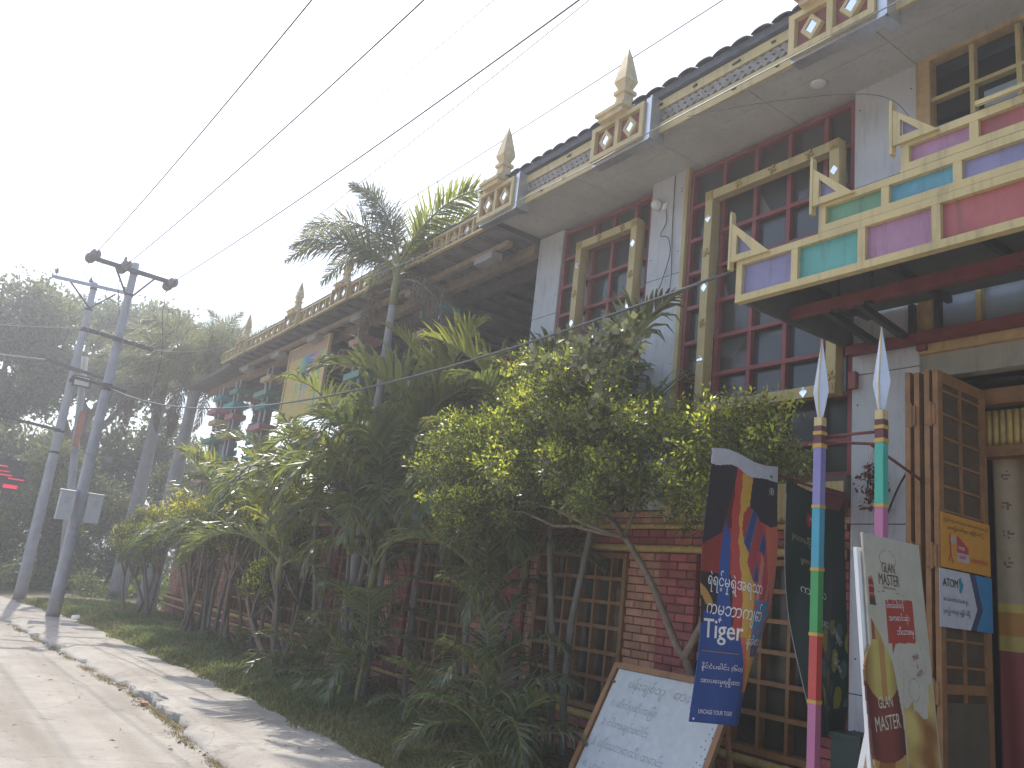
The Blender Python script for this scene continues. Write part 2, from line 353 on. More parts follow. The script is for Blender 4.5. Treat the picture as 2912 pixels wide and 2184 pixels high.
# pavement with a sloping, broken kerb edge
ys = [-40, -20, -8, 0, 2, 4] + [5+.09*i for i in range(230)] + [27, 29, 31, 34, 37, 40, 50, 60]
V = []; F = []; rr = random.Random(3); brk = 0.
prof = 7
for y in ys:
    k = kx(y); e = gx(y)+.12; j = .012*math.sin(y*3.1)+.01*math.sin(y*7.7)
    hole = 0.
    if 8.9 < y < 12.0: hole = (.5+.5*math.sin(y*9.1)*math.sin(y*4.3+1))*.20*math.sin(math.pi*(y-8.9)/3.1)**.5+.03
    elif y > 12: hole = max(0, math.sin(y*2.1)*math.sin(y*5.3))*.09
    hole += .018*abs(math.sin(y*23.7+math.sin(y*7)))*(y > 8) + (rr.uniform(0, .035) if 8.9 < y < 12.2 else rr.uniform(0, .012))
    drop = .10+.002
    V += [(k+j+hole, y, -drop-.05), (k+j+hole+.004, y, -drop+.004+min(.075, .02+hole*.55)), (k+j+.09+hole*.85, y, -.060+hole*.16), (k+.19+hole*.3, y, -.020), (k+.28, y, -.004+.004*math.sin(y*2)),
          ((k+e)/2+.1, y, .002+.006*math.sin(y*.9)), (e, y, -.004)]
for j in range(len(ys)-1):
    for i in range(prof-1): a = j*prof+i; F.append((a, a+1, a+prof+1, a+prof))
pv = struct(obj('pavement', np_mesh('pavement', np.array(V), np.array(F), pavem, smooth=False)))
# verge soil
def vz(t, x, y): return -.03 if t <= 0 else -.02+.04*min(1, t*12)+.085*min(1, t*2.6)*(1+.25*math.sin(x*5+y*2.3)*math.sin(y*3.1))
V = []; F = []; NX = 14; ys = [-40, -20, -8, 0] + [1+.3*i for i in range(90)] + [30, 34, 40, 50, 60]
for y in ys:
    for i in range(NX+1):
        t = i/NX; x = gx(y)-.05+(6.6 if y < 24 else 14)*t*.38+ (0 if y < 24 else t*6)
        V.append((x, y, vz(t, x, y)))
for j in range(len(ys)-1):
    for i in range(NX): a = j*(NX+1)+i; F.append((a, a+1, a+NX+2, a+NX+1))
struct(obj('grass_verge', np_mesh('grass_verge', np.array(V), np.array(F), soilm, smooth=True)))
# ------------------------------------------------------------------ the building
FX = 5.9
B = thing('restaurant_building', 'long two storey restaurant with red brick base, white piers and yellow trimmed eaves', 'building', (FX, 12, 0))
# ---- ground floor wall
WIN = [(4.02, 5.12), (6.2, 7.66), (9.0, 10.42), (11.5, 12.95), (13.95, 15.40), (16.32, 18.32), (19.3, 21.2)]
wl = MB(); edges = [3.76]+[e for w in WIN for e in w]+[23.6]
for a, b in zip(edges[::2], edges[1::2]): wl.box(FX+.02, FX+.24, a, b, -.1, 2.56)
for a, b in WIN: wl.box(FX+.02, FX+.24, a, b, -.1, .58); wl.box(FX+.02, FX+.24, a, b, 2.12, 2.56)
wl.box(FX+.02, 8.6, 23.36, 23.6, -.1, 2.56)
wall = wl.build('wall', mortar, B)
# bricks: every course on the piers, bands and base; nearest 300 singly, the rest joined
CH, BL = .076, .23
cells = []
def brick_run(y0, y1, z0, z1, k, x=FX, ch=CH):
    n = max(1, round((z1-z0)/ch)); h = (z1-z0)/n
    for c in range(n):
        y = y0-(BL/2 if c % 2 else 0)
        while y < y1-.02:
            a, b = max(y, y0), min(y+BL, y1)
            if b-a > .03: cells.append((a, b, z0+c*h, z0+(c+1)*h, k, x))
            y += BL
piers = [(3.76, 4.02, 'r', 'r')]
for (a, b), (c, d) in zip(WIN, WIN[1:]): piers.append((b, c, 'p', ''))
piers.append((21.2, 23.6, 'p', ''))
for a, b, k, _ in piers:
    if k == 'r': brick_run(a, b, .60, 2.14, 'r'); continue
    w = b-a; c0, c1 = a+w*.12, a+w*.56
    brick_run(a, c0, .60, 2.14, 'o'); brick_run(c1, b, .60, 2.14, 'o'); brick_run(c0, c1, .60, 2.14, 'r', FX-.055)
    pil = MB(); pil.box(FX-.045, FX+.02, c0+.01, c1-.01, .0, 2.14); pil.build('pilaster_core', mortar, B)
brick_run(3.76, 23.6, 2.215, 2.37, 'r'); brick_run(3.76, 23.6, 2.42, 2.55, 'o')
brick_run(3.76, 23.6, .39, .49, 'r'); brick_run(3.76, 23.6, .16, .30, 'o'); brick_run(3.76, 23.6, -.06, .15, 'r')
cells.sort(key=lambda c: c[0]**2+0*c[2])
vis = [c for c in cells]
bmesh_cache = {}
def brick_mesh(w, h, k):
    key = (round(w, 3), round(h, 3), k)
    if key not in bmesh_cache:
        b = MB(); g = .0055; q = .006
        x0, x1, y0, y1, z0, z1 = -.012, .03, g, w-g, g, h-g
        b.add([(x0,y0+q,z0+q),(x0,y1-q,z0+q),(x0,y1-q,z1-q),(x0,y0+q,z1-q),(x0+q,y0,z0),(x0+q,y1,z0),(x0+q,y1,z1),(x0+q,y0,z1),(x1,y0,z0),(x1,y1,z0),(x1,y1,z1),(x1,y0,z1)],
              [(3,2,1,0),(0,1,5,4),(1,2,6,5),(2,3,7,6),(3,0,4,7),(4,5,9,8),(5,6,10,9),(6,7,11,10),(7,4,8,11)])
        bmesh_cache[key] = b.mesh('brick', brickr if k == 'r' else bricko)
    return bmesh_cache[key]
for a, b, z0, z1, k, x in vis[:300]:
    obj('brick', brick_mesh(b-a, z1-z0, k), wall, loc=(x+rnd.uniform(-.004, .004), a, z0))
far = MB()
for a, b, z0, z1, k, x in vis[300:]:
    far.box(x-.012+rnd.uniform(-.004, .004), x+.03, a+.005, b-.005, z0+.005, z1-.005, 0 if k == 'r' else 1)
fo = far.build('bricks', [brickrs, brickos], wall); fo['kind'] = 'stuff'
# red coping and bamboo rails
cp = MB(); cp.box(FX-.05, FX+.26, 9.0, 23.62, 2.56, 2.63); cp.build('coping', brickrs, B)
for z, r in ((2.18, .036), (2.395, .026), (.52, .04), (.345, .03)):
    mb = MB(); pts = []; rad = []
    y = 3.78
    while y < 23.6:
        pts += [(FX-.03, y, z), (FX-.03, y+.02, z), (FX-.03, y+.46, z)]; rad += [r*1.13, r, r]; y += .48
    mb.tube(pts, rad, 8); mb.build('bamboo_rail', bamboo, B, True)
# lattice windows
def lattice(a, b, z0, z1, n, rows):
    fr = MB()
    for q in ((a, a+.05), (b-.05, b)): fr.box(FX-.035, FX+.10, *q, z0, z1)
    fr.box(FX-.036, FX+.10, a+.05, b-.05, z0, z0+.05); fr.box(FX-.036, FX+.10, a+.05, b-.05, z1-.05, z1)
    w = fr.build('lattice_window', orangew, B)
    p = MB(); p.box(FX+.115, FX+.125, a+.02, b-.02, z0+.02, z1-.02); p.build('pane', glassl, w)
    for i in range(1, n):
        y = a+(b-a)*i/n; m_ = MB(); m_.box(FX-.005, FX+.075, y-.016, y+.016, z0+.05, z1-.05); m_.build('bar', orangew, w)
    for z in rows:
        m_ = MB(); m_.box(FX-.02, FX+.07, a+.05, b-.05, z-.018, z+.018); m_.build('bar', orangew, w)
for i, (a, b) in enumerate(WIN): lattice(a, b, .58, 2.12, max(4, round((b-a)/.245)), (1.865, 1.625, 1.38, 1.135, .885))
# picket valance over the brick base on the near block
for i in range(int((5.75-3.78)/.052)):
    y = 3.78+i*.052; m_ = MB(); h = rnd.uniform(-.01, .012)
    m_.prism([(y+.002, 2.47+h), (y+.026, 2.43+h), (y+.05, 2.47+h), (y+.05, 2.75), (y+.002, 2.75)], 0, FX-.075, FX-.058); m_.build('picket', yellow, B)
vr = MB(); vr.box(FX-.058, FX+.02, 3.76, 5.76, 2.62, 2.80); vr.build('valance_board', darkw, B)
# ---- piers of the near block
def pier(y0, y1, z0, z1, x=FX):
    zs = [z0, z0+1.25, z0+2.5, z0+3.7, z1]; zs = sorted({min(z, z1) for z in zs})
    core = MB(); core.box(x+.012, x+.30, y0+.01, y1-.01, z0, z1); c = core.build('pier', joint, B)
    for a, b in zip(zs, zs[1:]):
        m_ = MB(); m_.box(x-.004, x+.28, y0, y1, a+.004, b-.004); m_.build('panel', panelw, c)
        for zz in (a+.25, b-.25):
            for yy in (y0+.05, y1-.05): s_ = MB(); s_.box(x-.007, x, yy-.006, yy+.006, zz-.006, zz+.006); s_.build('screw', steeld, c)
pier(3.20, 3.76, -.08, 6.30); pier(5.76, 6.26, 2.56, 6.30); pier(7.85, 8.35, 2.56, 6.20)
# ---- tall red lattice windows
def tall_window(y0, y1, fy0, fy1, fz0, fz1, z0, z1, cols, rows, curtain):
    w = MB(); t_ = .045
    w.box(FX+.02, FX+.09, y0, y0+t_, z0, z1); w.box(FX+.02, FX+.09, y1-t_, y1, z0, z1); w.box(FX+.021, FX+.09, y0+t_, y1-t_, z1-t_, z1); w.box(FX+.021, FX+.09, y0+t_, y1-t_, z0, z0+t_)
    w = w.build('tall_window', redp, B)
    for y in cols: m_ = MB(); m_.box(FX+.03, FX+.085, y-.022, y+.022, z0+t_, z1-t_); m_.build('bar', redp, w)
    for z in rows: m_ = MB(); m_.box(FX+.024, FX+.08, y0+t_, y1-t_, z-.02, z+.02); m_.build('bar', redp, w)
    cs = [y0+.02]+list(cols)+[y1-.02]; rs = [z0+.02]+list(rows)+[z1-.02]
    for i in range(len(cs)-1):
        for j in range(len(rs)-1):
            p = MB(); q = lambda: FX+.096+rnd.uniform(-.006, .006); ya, yb_, za, zb_ = cs[i]+.004, cs[i+1]-.004, rs[j]+.004, rs[j+1]-.004; e1, e2, e3 = q(), q(), q(); e4 = e1+e3-e2
            p.add([(e1, ya, za), (e2, yb_, za), (e3, yb_, zb_), (e4, ya, zb_), (e1+.006, ya, za), (e2+.006, yb_, za), (e3+.006, yb_, zb_), (e4+.006, ya, zb_)], [(3,2,1,0),(4,5,6,7),(0,1,5,4),(1,2,6,5),(2,3,7,6),(3,0,4,7)])
            p.build('pane', glassc if (i, j) in curtain else rnd.choice((glassm, glassm, glassm2, glassm3)), w)
    # proud yellow frame with mirrors and carved rosettes
    X0, X1, q = FX-.115, FX-.02, .095
    fr = MB(); fr.box(X0, X1, fy0, fy0+q, fz0, fz1); fr.box(X0, X1, fy1-q, fy1, fz0, fz1)
    fr.box(X0+.003, X1, fy0+q, fy1-q, fz0, fz0+q); fr.box(X0+.003, X1, fy0+q, fy1-q, fz1-q, fz1)
    fr.box(X0+.02, FX+.03, fy0+.02, fy0+q-.02, fz0+.01, fz1-.01); fr.box(X0+.02, FX+.03, fy1-q+.02, fy1-.02, fz0+.01, fz1-.01)
    f = fr.build('gilded_frame', yellow, B)
    def orn(y, z, kind):
        m_ = MB(); r = .038 if kind else .036
        if kind: m_.add([(X0-.004, y, z-r*1.25), (X0-.004, y+r, z), (X0-.004, y, z+r*1.25), (X0-.004, y-r, z), (X0, y, z-r*1.25), (X0, y+r, z), (X0, y, z+r*1.25), (X0, y-r, z)],
                        [(0,1,2,3),(0,4,5,1),(1,5,6,2),(2,6,7,3),(3,7,4,0)]); m_.build('mirror', mirror, f)
        else:
            for k in range(4):
                a = k*math.pi/2+.4; m_.bar((X0-.008, y+math.cos(a)*.006, z+math.sin(a)*.006), (X0-.008, y+math.cos(a)*.042, z+math.sin(a)*.045), .022, .016, up=(1,0,0))
            m_.build('rosette', gilt, f)
    k = 0; z = fz1-.30
    while z > fz0+.15: orn(fy0+q/2, z, k % 2 == 0); orn(fy1-q/2, z, k % 2 == 0); k += 1; z -= .375
    k = 1; y = fy1-.42
    while y > fy0+.2: orn(y, fz1-q/2, 0); orn(y, fz0+q/2, k % 2); k += 1; y -= .40
    for y in (fy0+q/2, fy1-q/2):
        for z in (fz0+q/2, fz1-q/2):
            m_ = MB(); m_.box(X0-.008, X0, y-.046, y+.046, z-.046, z+.046)
            m_.box(X0-.014, X0-.008, y-.030, y-.006, z-.03, z+.03); m_.box(X0-.014, X0-.008, y+.006, y+.030, z-.03, z+.03); m_.build('corner_block', gilt, f)
tall_window(3.77, 5.70, 3.84, 5.36, 3.46, 5.79, 2.80, 6.20, (5.25, 4.85, 4.46, 4.07), (5.77, 5.385, 5.01, 4.63, 4.25, 3.87, 3.49, 3.10),
            {(1, 2), (2, 2), (2, 3), (1, 3), (3, 3), (2, 1), (1, 1), (3, 2)})
tall_window(6.27, 7.84, 6.36, 7.42, 3.46, 5.84, 2.6, 6.16, (7.28, 6.92, 6.55), (5.77, 5.385, 5.01, 4.63, 4.25, 3.87, 3.49, 3.10), {(2, 2), (1, 3)})
st = MB(); st.box(FX-.02, FX+.04, 5.705, 5.755, 2.7, 6.25); st.build('edge_board', yellow, B)
# ---- upper right window over the entrance
uw = MB(); uw.box(FX-.03, FX+.1, 3.08, 3.195, 3.70, 6.32); uw.box(FX-.03, FX+.1, 1.0, 1.1, 3.70, 6.32); uw.box(FX-.028, FX+.1, 1.1, 3.08, 6.22, 6.32); uw.box(FX-.028, FX+.1, 1.1, 3.08, 3.70, 3.82); uw.box(FX-.02, FX+.1, 2.05, 2.13, 3.82, 6.22)
uw = uw.build('glazed_window', mat('pale timber frame', (.46, .31, .14), .55, .2, 8, .2, 50, stain=.4), B)
for y in (2.76, 2.42, 1.75, 1.42): m_ = MB(); m_.box(FX+.0, FX+.06, y-.018, y+.018, 3.82, 6.22); m_.build('mullion', yellow, uw)
for z in (5.86, 5.0, 4.2): m_ = MB(); m_.box(FX-.004, FX+.055, 1.1, 3.08, z-.016, z+.016); m_.build('transom', yellow, uw)
for j, (a, b) in enumerate(((3.82, 4.2), (4.2, 5.0), (5.0, 5.86), (5.86, 6.22))):
    for (c, d) in ((1.1, 1.42), (1.42, 1.75), (1.75, 2.05), (2.13, 2.42), (2.42, 2.76), (2.76, 3.08)):
        p = MB(); p.box(FX+.068, FX+.075, c+.005, d-.005, a+.005, b-.005); p.build('pane', glassd, uw)
cu = MB(); cu.box(FX+.060, FX+.0655, 1.1, 3.07, 3.83, 5.52); cu.box(FX+.060, FX+.0655, 1.1, 2.70, 5.52, 5.79); cu.build('painted_reflection', mat('pale blue painted reflection', (.30, .36, .41), .25, .15, 1.5), B)  # sheet added before the panes; the glass's pale reflection is put in its colour
ub = MB(); ub.box(FX+.02, FX+.26, -3, 3.20, 3.52, 3.70); ub.build('lintel', mat('lintel plaster', (.33, .32, .27), .8, .15, 3, .1, stain=.4), B)
# ---- entrance: bamboo valance, red head, curtain
hd = MB(); hd.box(FX+.30, FX+.40, 0, 3.0, 3.34, 3.46); hd.build('door_head', orangew, B)
for i in range(34):
    y = 3.02-i*.048; m_ = MB(); m_.tube([(FX+.36, y, 3.04), (FX+.36, y, 3.30)], .024, 7); m_.build('valance_cane', bamboo, B, True)
hr = MB(); hr.box(FX+.30, FX+.42, 0, 3.05, 2.95, 3.03); hr.build('valance_rail', orangew, B)
def curtain_paint(u, v):
    if v > 1.93:
        k = (math.floor(u/.17)*7+math.floor(v/.21)*13) % 5
        uu, vv = (u/.17) % 1-.5, (v/.21) % 1-.5
        if abs(uu)+abs(vv) < .22 and (math.sin(u*210)+math.sin(v*180+u*60)) > .1 and k != 2: return (.16, .12, .07)
        return (.37, .29, .185)
    if v > 1.86: return (.50, .38, .09)
    if v > 1.70: return (.42, .20, .045)
    if v > 1.60: return (.42, .32, .09)
    return (.25, .06, .05)
cs = thing('door_curtain', 'beige printed cloth curtain with yellow and red bands hanging in the doorway', 'curtain', (6.35, 2.3, 0))
sheet('cloth', lambda u, v: (Vector((6.34+.025*math.sin(u*13)+.012*math.sin(u*31+v), 2.90-u, v)), Vector((-1,0,0))), 0, 1.7, .05, 2.98, 120, 200, curtain_paint, cs, .006)
# ---- rooms behind the glass so that nothing shines through
rm = MB(); rm.box(6.7, 6.8, -4, 8.3, 0, 6.2); rm.box(FX+.26, 6.7, 3.3, 3.4, 0, 3.6); rm.box(6.2, 12, -4, 8.4, 6.36, 6.42); rm.box(6.03, 6.7, -4, 8.3, 3.52, 3.6)
rm.build('inner_wall', inner, B)
m_ = MB(); m_.box(FX+.02, FX+.24, 3.03, 3.19, -.08, 3.52); m_.build('door_jamb', orangew, B)
# ---- soffit, fascia, roof of the near block
SX = 5.05
sf = MB(); sf.box(SX+.02, FX+.3, -4, 8.44, 6.275, 6.30); sf = sf.build('soffit', joint, B)
yb = [-4, -2.8, -1.6, -.4, .8, 2.0, 3.2, 4.4, 5.6, 6.8, 8.42]
for a, b in zip(yb, yb[1:]):
    for c, d in ((SX+.01, SX+.43), (SX+.43, FX+.29)):
        m_ = MB(); m_.box(c+.003, d-.003, a+.003, b-.003, 6.255, 6.274); m_.build('soffit_board', soffm, sf)
lt = MB(); lt.lathe((5.55, 3.9, 6.235), [(.055, .02), (.07, .012), (.07, 0), (.05, -.002)], 16); lt.build('ceiling_light', whitep, sf, True)
fa = MB(); fa.box(SX, SX+.03, -4, 8.44, 6.14, 6.26); fa.build('fascia_rail', yellow, B)
fa = MB(); fa.box(SX-.012, SX+.03, -4, 8.44, 6.40, 6.50); fa.build('fascia_rail', yellow, B)
fa = MB(); fa.box(SX+.012, SX+.04, -4, 8.44, 6.26, 6.40); fb = fa.build('carved_strip', carved, B)
cm = MB(); r = .055
cm.add([(-.012, -r, -.01), (-.012, -.012, -r*.8), (-.012, r, .01), (-.012, .012, r*.8), (0, -r, -.01), (0, -.012, -r*.8), (0, r, .01), (0, .012, r*.8)], [(0,1,2,3),(0,4,5,1),(1,5,6,2),(2,6,7,3),(3,7,4,0)])
cm = cm.mesh('carved_leaf', mat('worn gilt leaf', (.22, .20, .17), .5, .35, 15, .3))
y = -1.0
while y < 8.4:
    for dz in (-.025, .03): obj('carved_leaf', cm, fb, loc=(SX+.012, y+(.04 if dz > 0 else 0), 6.33+dz))
    y += .085
for i in range(18):
    y = 8.2-i*.47
    for z, x in ((6.2, SX), (6.45, SX-.012)):
        if rnd.random() < .7: m_ = MB(); m_.tube([(x-.006, y+rnd.uniform(-.1, .1), z)]*1+[(x+.004, y, z)], .013, 8); m_.build('bolt', steeld, B)
tb = MB(); tb.add([(SX-.05, -4, 6.52), (SX-.05, 8.46, 6.52), (9.4, 8.46, 8.25), (9.4, -4, 8.25), (SX-.05, -4, 6.60), (SX-.05, 8.46, 6.60), (9.4, 8.46, 8.33), (9.4, -4, 8.33)],
    [(0,1,2,3),(7,6,5,4),(0,4,5,1),(1,5,6,2),(2,6,7,3),(3,7,4,0)]); rf = tb.build('roof', tile, B)
# roof tiles: half-round barrels on the slope, course by course
tm = MB(); n = 7; Lt = .42
for k in range(2):
    for i in range(n+1):
        a = math.pi*i/n; tm.v.append((k*Lt*.94, math.cos(a)*(.100-.006*k), math.sin(a)*(.040-.004*k)+k*Lt*.37))
for i in range(n): tm.f.append((i, i+1, n+2+i, n+1+i)); tm.mi.append(0)
tm.add([(0, math.cos(math.pi*i/n)*.088, math.sin(math.pi*i/n)*.026) for i in range(n+1)], [])
b0 = len(tm.v)-(n+1)
for i in range(n): tm.f.append((i, b0+i, b0+i+1, i+1)); tm.mi.append(0)
tmesh = tm.mesh('roof_tile', tile)
for c in range(3):
    y = -1.5+(.0 if c % 2 else .0)
    while y < 8.45:
        obj('roof_tile', tmesh, rf, loc=(SX-.09+c*.38, y+rnd.uniform(-.008, .008), 6.585+c*.150+rnd.uniform(-.006, .006))); y += .215
# projecting gutter boxes with framed diamonds, and finials
def fin_prof(h, sq): return h
def box_panel(y0, y1, z0, z1, x, n=2, gutter=True, gap=.055, gilt_edge=True):
    m_ = MB(); m_.box(x+.055, x+.085, y0+.004, y1-.004, z0+.012, z1-.012); bx_ = m_.build('eave_box', redp, B)
    w = (y1-y0-gap)/n
    for z, q in ((z0, z0+gap), (z1-gap, z1)): m_ = MB(); m_.box(x, x+.053, y0, y1, z, q); m_.build('frame_rail', yellow, bx_)
    for i in range(n+1):
        m_ = MB(); m_.box(x+.002, x+.053, y0+i*w, y0+i*w+gap, z0+gap, z1-gap); m_.build('frame_post', yellow, bx_)
    for i in range(n):
        y = y0+gap/2+(i+.5)*w; z = (z0+z1)/2; r = min(w-gap, z1-z0-2*gap)*(.46 if gutter else .42); q = r*(.50 if gutter else .68)
        m_ = MB(); x1 = x+.015
        P = lambda xx, k: [(xx, y, z-k*1.05), (xx, y+k*.85, z), (xx, y, z+k*1.05), (xx, y-k*.85, z)]
        m_.add(P(x+.053, r)+P(x1, r*.9)+P(x1, q)+P(x1+.01, q*.96), [(0,4,5,1),(1,5,6,2),(2,6,7,3),(3,7,4,0),(4,8,9,5),(5,9,10,6),(6,10,11,7),(7,11,8,4)]); m_.build('diamond', yellow, bx_)
        m_ = MB(); m_.add(P(x1+.006, q*.97)+P(x1+.012, q*.97), [(0,1,2,3),(0,4,5,1),(1,5,6,2),(2,6,7,3),(3,7,4,0)]); m_.build('mirror', mirror, bx_)
    if gutter:
        m_ = MB(); m_.box(x+.05, x+.17, y0-.002, y1+.002, z0-.035, z0-.003); m_.build('gutter', zinc, bx_)
        m_ = MB(); m_.box(x+.03, x+.22, y0-.085, y0-.004, z0-.05, z1+.03); m_.box(x+.02, x+.06, y0-.09, y0-.07, z0-.05, z1+.035); m_.build('gutter', zinc, bx_)
    return bx_
FIN = [(.25, 0), (.25, .05), (.29, .06), (.29, .10), (.20, .115), (.20, .17), (.16, .175), (.15, .20), (.105, .22), (.09, .30), (.085, .345), (.12, .35), (.12, .395), (.085, .40), (.08, .43), (.125, .52), (.10, .64), (.045, .86), (.002, .98)]
def finial(x, y, z, s=1., base=True):
    fm = MB()
    fm.lathe((x, y, z), [(r*.78*s, h*s) for r, h in FIN], square=True)
    return fm.build('finial', mat('cream finial paint', (.58, .45, .24), .6, .2, 8, .2, stain=.4), B)
for y0, y1 in ((2.98, 3.74), (5.43, 6.21), (7.64, 8.40)):
    box_panel(y0, y1, 6.09, 6.48, 4.90); finial(5.02, y0+.44, 6.47, .93)
# ---- left block: open terrace under a long eave
LX = 5.10
y = 8.46; k = 0
fins = [10.56, 13.03, 15.3, 18.41]
segs = []
bd = [8.46, 10.2, 10.9, 12.66, 13.36, 14.95, 15.65, 18.05, 18.75, 19.85]
for i, (a, b) in enumerate(zip(bd, bd[1:])):
    proud = i % 2 == 1; n = max(2, round((b-a)/.335))
    box_panel(a, b, 6.13 if not proud else 6.10, 6.40 if not proud else 6.43, LX if not proud else LX-.05, n, gutter=False, gap=.032)
for y in fins: finial(LX+.06, y, 6.41, .72)
lr = MB(); lr.add([(LX+.03, 8.46, 6.40), (LX+.03, 19.86, 6.40), (9.2, 19.86, 7.75), (9.2, 8.46, 7.75), (LX+.03, 8.46, 6.46), (LX+.03, 19.86, 6.46), (9.2, 19.86, 7.85), (9.2, 8.46, 7.85)],
    [(0,1,2,3),(7,6,5,4),(0,4,5,1),(1,5,6,2),(2,6,7,3),(3,7,4,0)]); lr.build('roof', tile, B)
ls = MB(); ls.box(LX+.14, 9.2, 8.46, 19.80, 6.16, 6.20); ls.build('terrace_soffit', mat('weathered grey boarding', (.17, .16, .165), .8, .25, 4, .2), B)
for i in range(24):
    y = 8.8+i*.47; m_ = MB(); m_.box(LX+.15, 9.0, y-.03, y+.03, 6.11, 6.158); m_.build('rafter', darkw, B)
m_ = MB(); m_.box(FX-.42, FX-.34, 8.5, 19.6, 6.02, 6.10); m_.build('beam', beamw, B)
m_ = MB(); m_.box(FX-.06, FX+.06, 8.4, 23.4, 5.98, 6.14); m_.build('beam', beamw, B)
m_ = MB(); m_.box(FX+.3, FX+.4, 8.4, 23.4, 5.9, 6.08); m_.build('beam', darkw, B)
for y in (9.0, 11.0, 13.0, 15.0, 17.0, 19.0):
    m_ = MB(); m_.box(FX-.42-.05, FX-.30, y-.22, y+.22, 6.0-.09, 6.012); m_.build('beam_block', mat('grey beam block', (.33, .32, .31), .7, .2), B)
m_ = MB(); m_.add([(5.35, 19.9, 6.16), (5.35, 23.6, 6.10), (9.2, 23.6, 6.10), (9.2, 19.9, 6.16), (5.35, 19.9, 6.24), (5.35, 23.6, 6.18), (9.2, 23.6, 6.5), (9.2, 19.9, 6.56)], [(0,1,2,3),(7,6,5,4),(0,4,5,1),(1,5,6,2),(2,6,7,3),(3,7,4,0)]); m_.build('lean_to_roof', darkw, B)
# terrace floor, back wall, posts
m_ = MB(); m_.box(FX+.02, 9.2, 8.35, 23.5, 2.40, 2.56); m_.build('terrace_floor', mat('terrace slab', (.25, .22, .2), .8, .2), B)
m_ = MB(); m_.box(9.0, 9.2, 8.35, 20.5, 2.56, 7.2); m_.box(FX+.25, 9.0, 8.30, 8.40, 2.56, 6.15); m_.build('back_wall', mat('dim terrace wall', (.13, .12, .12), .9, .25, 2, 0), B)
tcol = [mat('teal paint', (.12, .36, .36), .5, .15), mat('rose paint', (.42, .20, .22), .5, .15), mat('sand paint', (.55, .42, .22), .5, .15), mat('grey green paint', (.14, .28, .22), .5, .15)]
postm = mat('weathered post', (.20, .185, .185), .7, .2); edgem = mat('white post edge', (.62, .62, .63), .6, .1)
PY = [10.85, 13.4, 15.9+2.6, 20.55, 22.2]
for i, y in enumerate([10.85, 13.5, 18.3, 20.6, 22.0]):
    p = None
    for dy in (-.16, .16):
        m_ = MB(); m_.box(FX-.07, FX+.07, y+dy-.045, y+dy+.045, 2.56, 6.0); o = m_.build('post', postm, B)
        e_ = MB(); e_.box(FX-.085, FX-.071, y+dy+.018, y+dy+.046, 2.56, 6.0); e_.build('edge_strip', edgem, o)
    for j, z in enumerate((5.70, 5.33, 5.05, 4.55, 4.0, 3.5)):
        w = .42 if j % 2 else .33
        m_ = MB(); m_.box(FX-.17-.06*(j % 2), FX+.17, y-w, y+w, z-.06, z+.06); m_.build('bracket', tcol[(i+j) % 4] if not (i == 0 and j == 2) else tcol[2], B)
for z in (2.85, 3.15, 3.42):
    m_ = MB(); m_.tube([(FX, 8.4, z), (FX, 23.4, z)], .018, 6); m_.build('guard_rail', steeld, B, True)
m_ = MB(); m_.box(FX-.03, FX+.03, 8.4, 23.4, 3.44, 3.52); m_.build('hand_rail', beamw, B)
netm = leafmat('green shade net', (.02, .22, .19), (.05, .75, .62), .6, .6, .1)
for a, b in ((20.75, 21.7), (22.25, 23.4), (18.7, 20.2)):
    m_ = MB()
    for k in range(7):
        z = 3.55+k*.2; m_.box(FX+.22+.02*(k % 2), FX+.232+.02*(k % 2), a+.03*(k % 3), b-.04*((k+1) % 3), z, z+.15)
    m_.build('shade_slats', netm, B)
# ------------------------------------------------------------------ entrance canopy
CX = 4.50
K = thing('entrance_canopy', 'stepped entrance canopy of coloured panels in yellow frames with triangle ornaments', 'canopy', (5.2, 1.5, 3.82))
pc = {'violet': (.225, .215, .35), 'teal': (.095, .32, .28), 'pink': (.36, .19, .28), 'red': (.36, .105, .10), 'green': (.13, .275, .165), 'cyan': (.105, .295, .37)}
pm = {k: mat('panel '+k, c, 0.6, .2, 2.2, .15, 90, stain=.6) for k, c in pc.items()}
rows = [(3.83, 4.17, 3.80, [(3.30, 'violet'), (2.80, 'teal'), (2.32, 'pink'), (1.75, 'red'), (1.2, 'green'), (.6, 'violet')]),
        (4.172, 4.405, 3.115, [(2.64, 'green'), (2.19, 'cyan'), (1.74, 'violet'), (1.2, 'teal'), (.6, 'pink')]),
        (4.408, 4.63, 2.535, [(2.09, 'pink'), (1.6, 'red'), (1.1, 'cyan'), (.6, 'green')])]
for z0, z1, y0, seq in rows:
    g = .052
    for a, b in ((z0, z0+g), (z1-g, z1)):
        m_ = MB(); m_.box(CX-.03, CX+.03, seq[-1][0], y0, a, b); m_.build('frame_rail', yellow, K)
    yy = y0
    m_ = MB(); m_.box(CX-.028, CX+.03, y0-g, y0, z0+g, z1-g); m_.build('frame_post', yellow, K)
    for ye, c in seq:
        m_ = MB(); m_.box(CX+.004, CX+.016, ye, yy-g*.5, z0+g-.004, z1-g+.004); m_.build('panel', pm[c], K)
        m_ = MB(); m_.box(CX-.028, CX+.03, ye-g/2, ye+g/2, z0+g, z1-g); m_.build('frame_post', yellow, K)
        yy = ye
    m_ = MB(); m_.box(CX-.028, CX+.3, seq[-1][0], y0, z1+.001, z1+.006); m_.build('flashing', steeld, K)
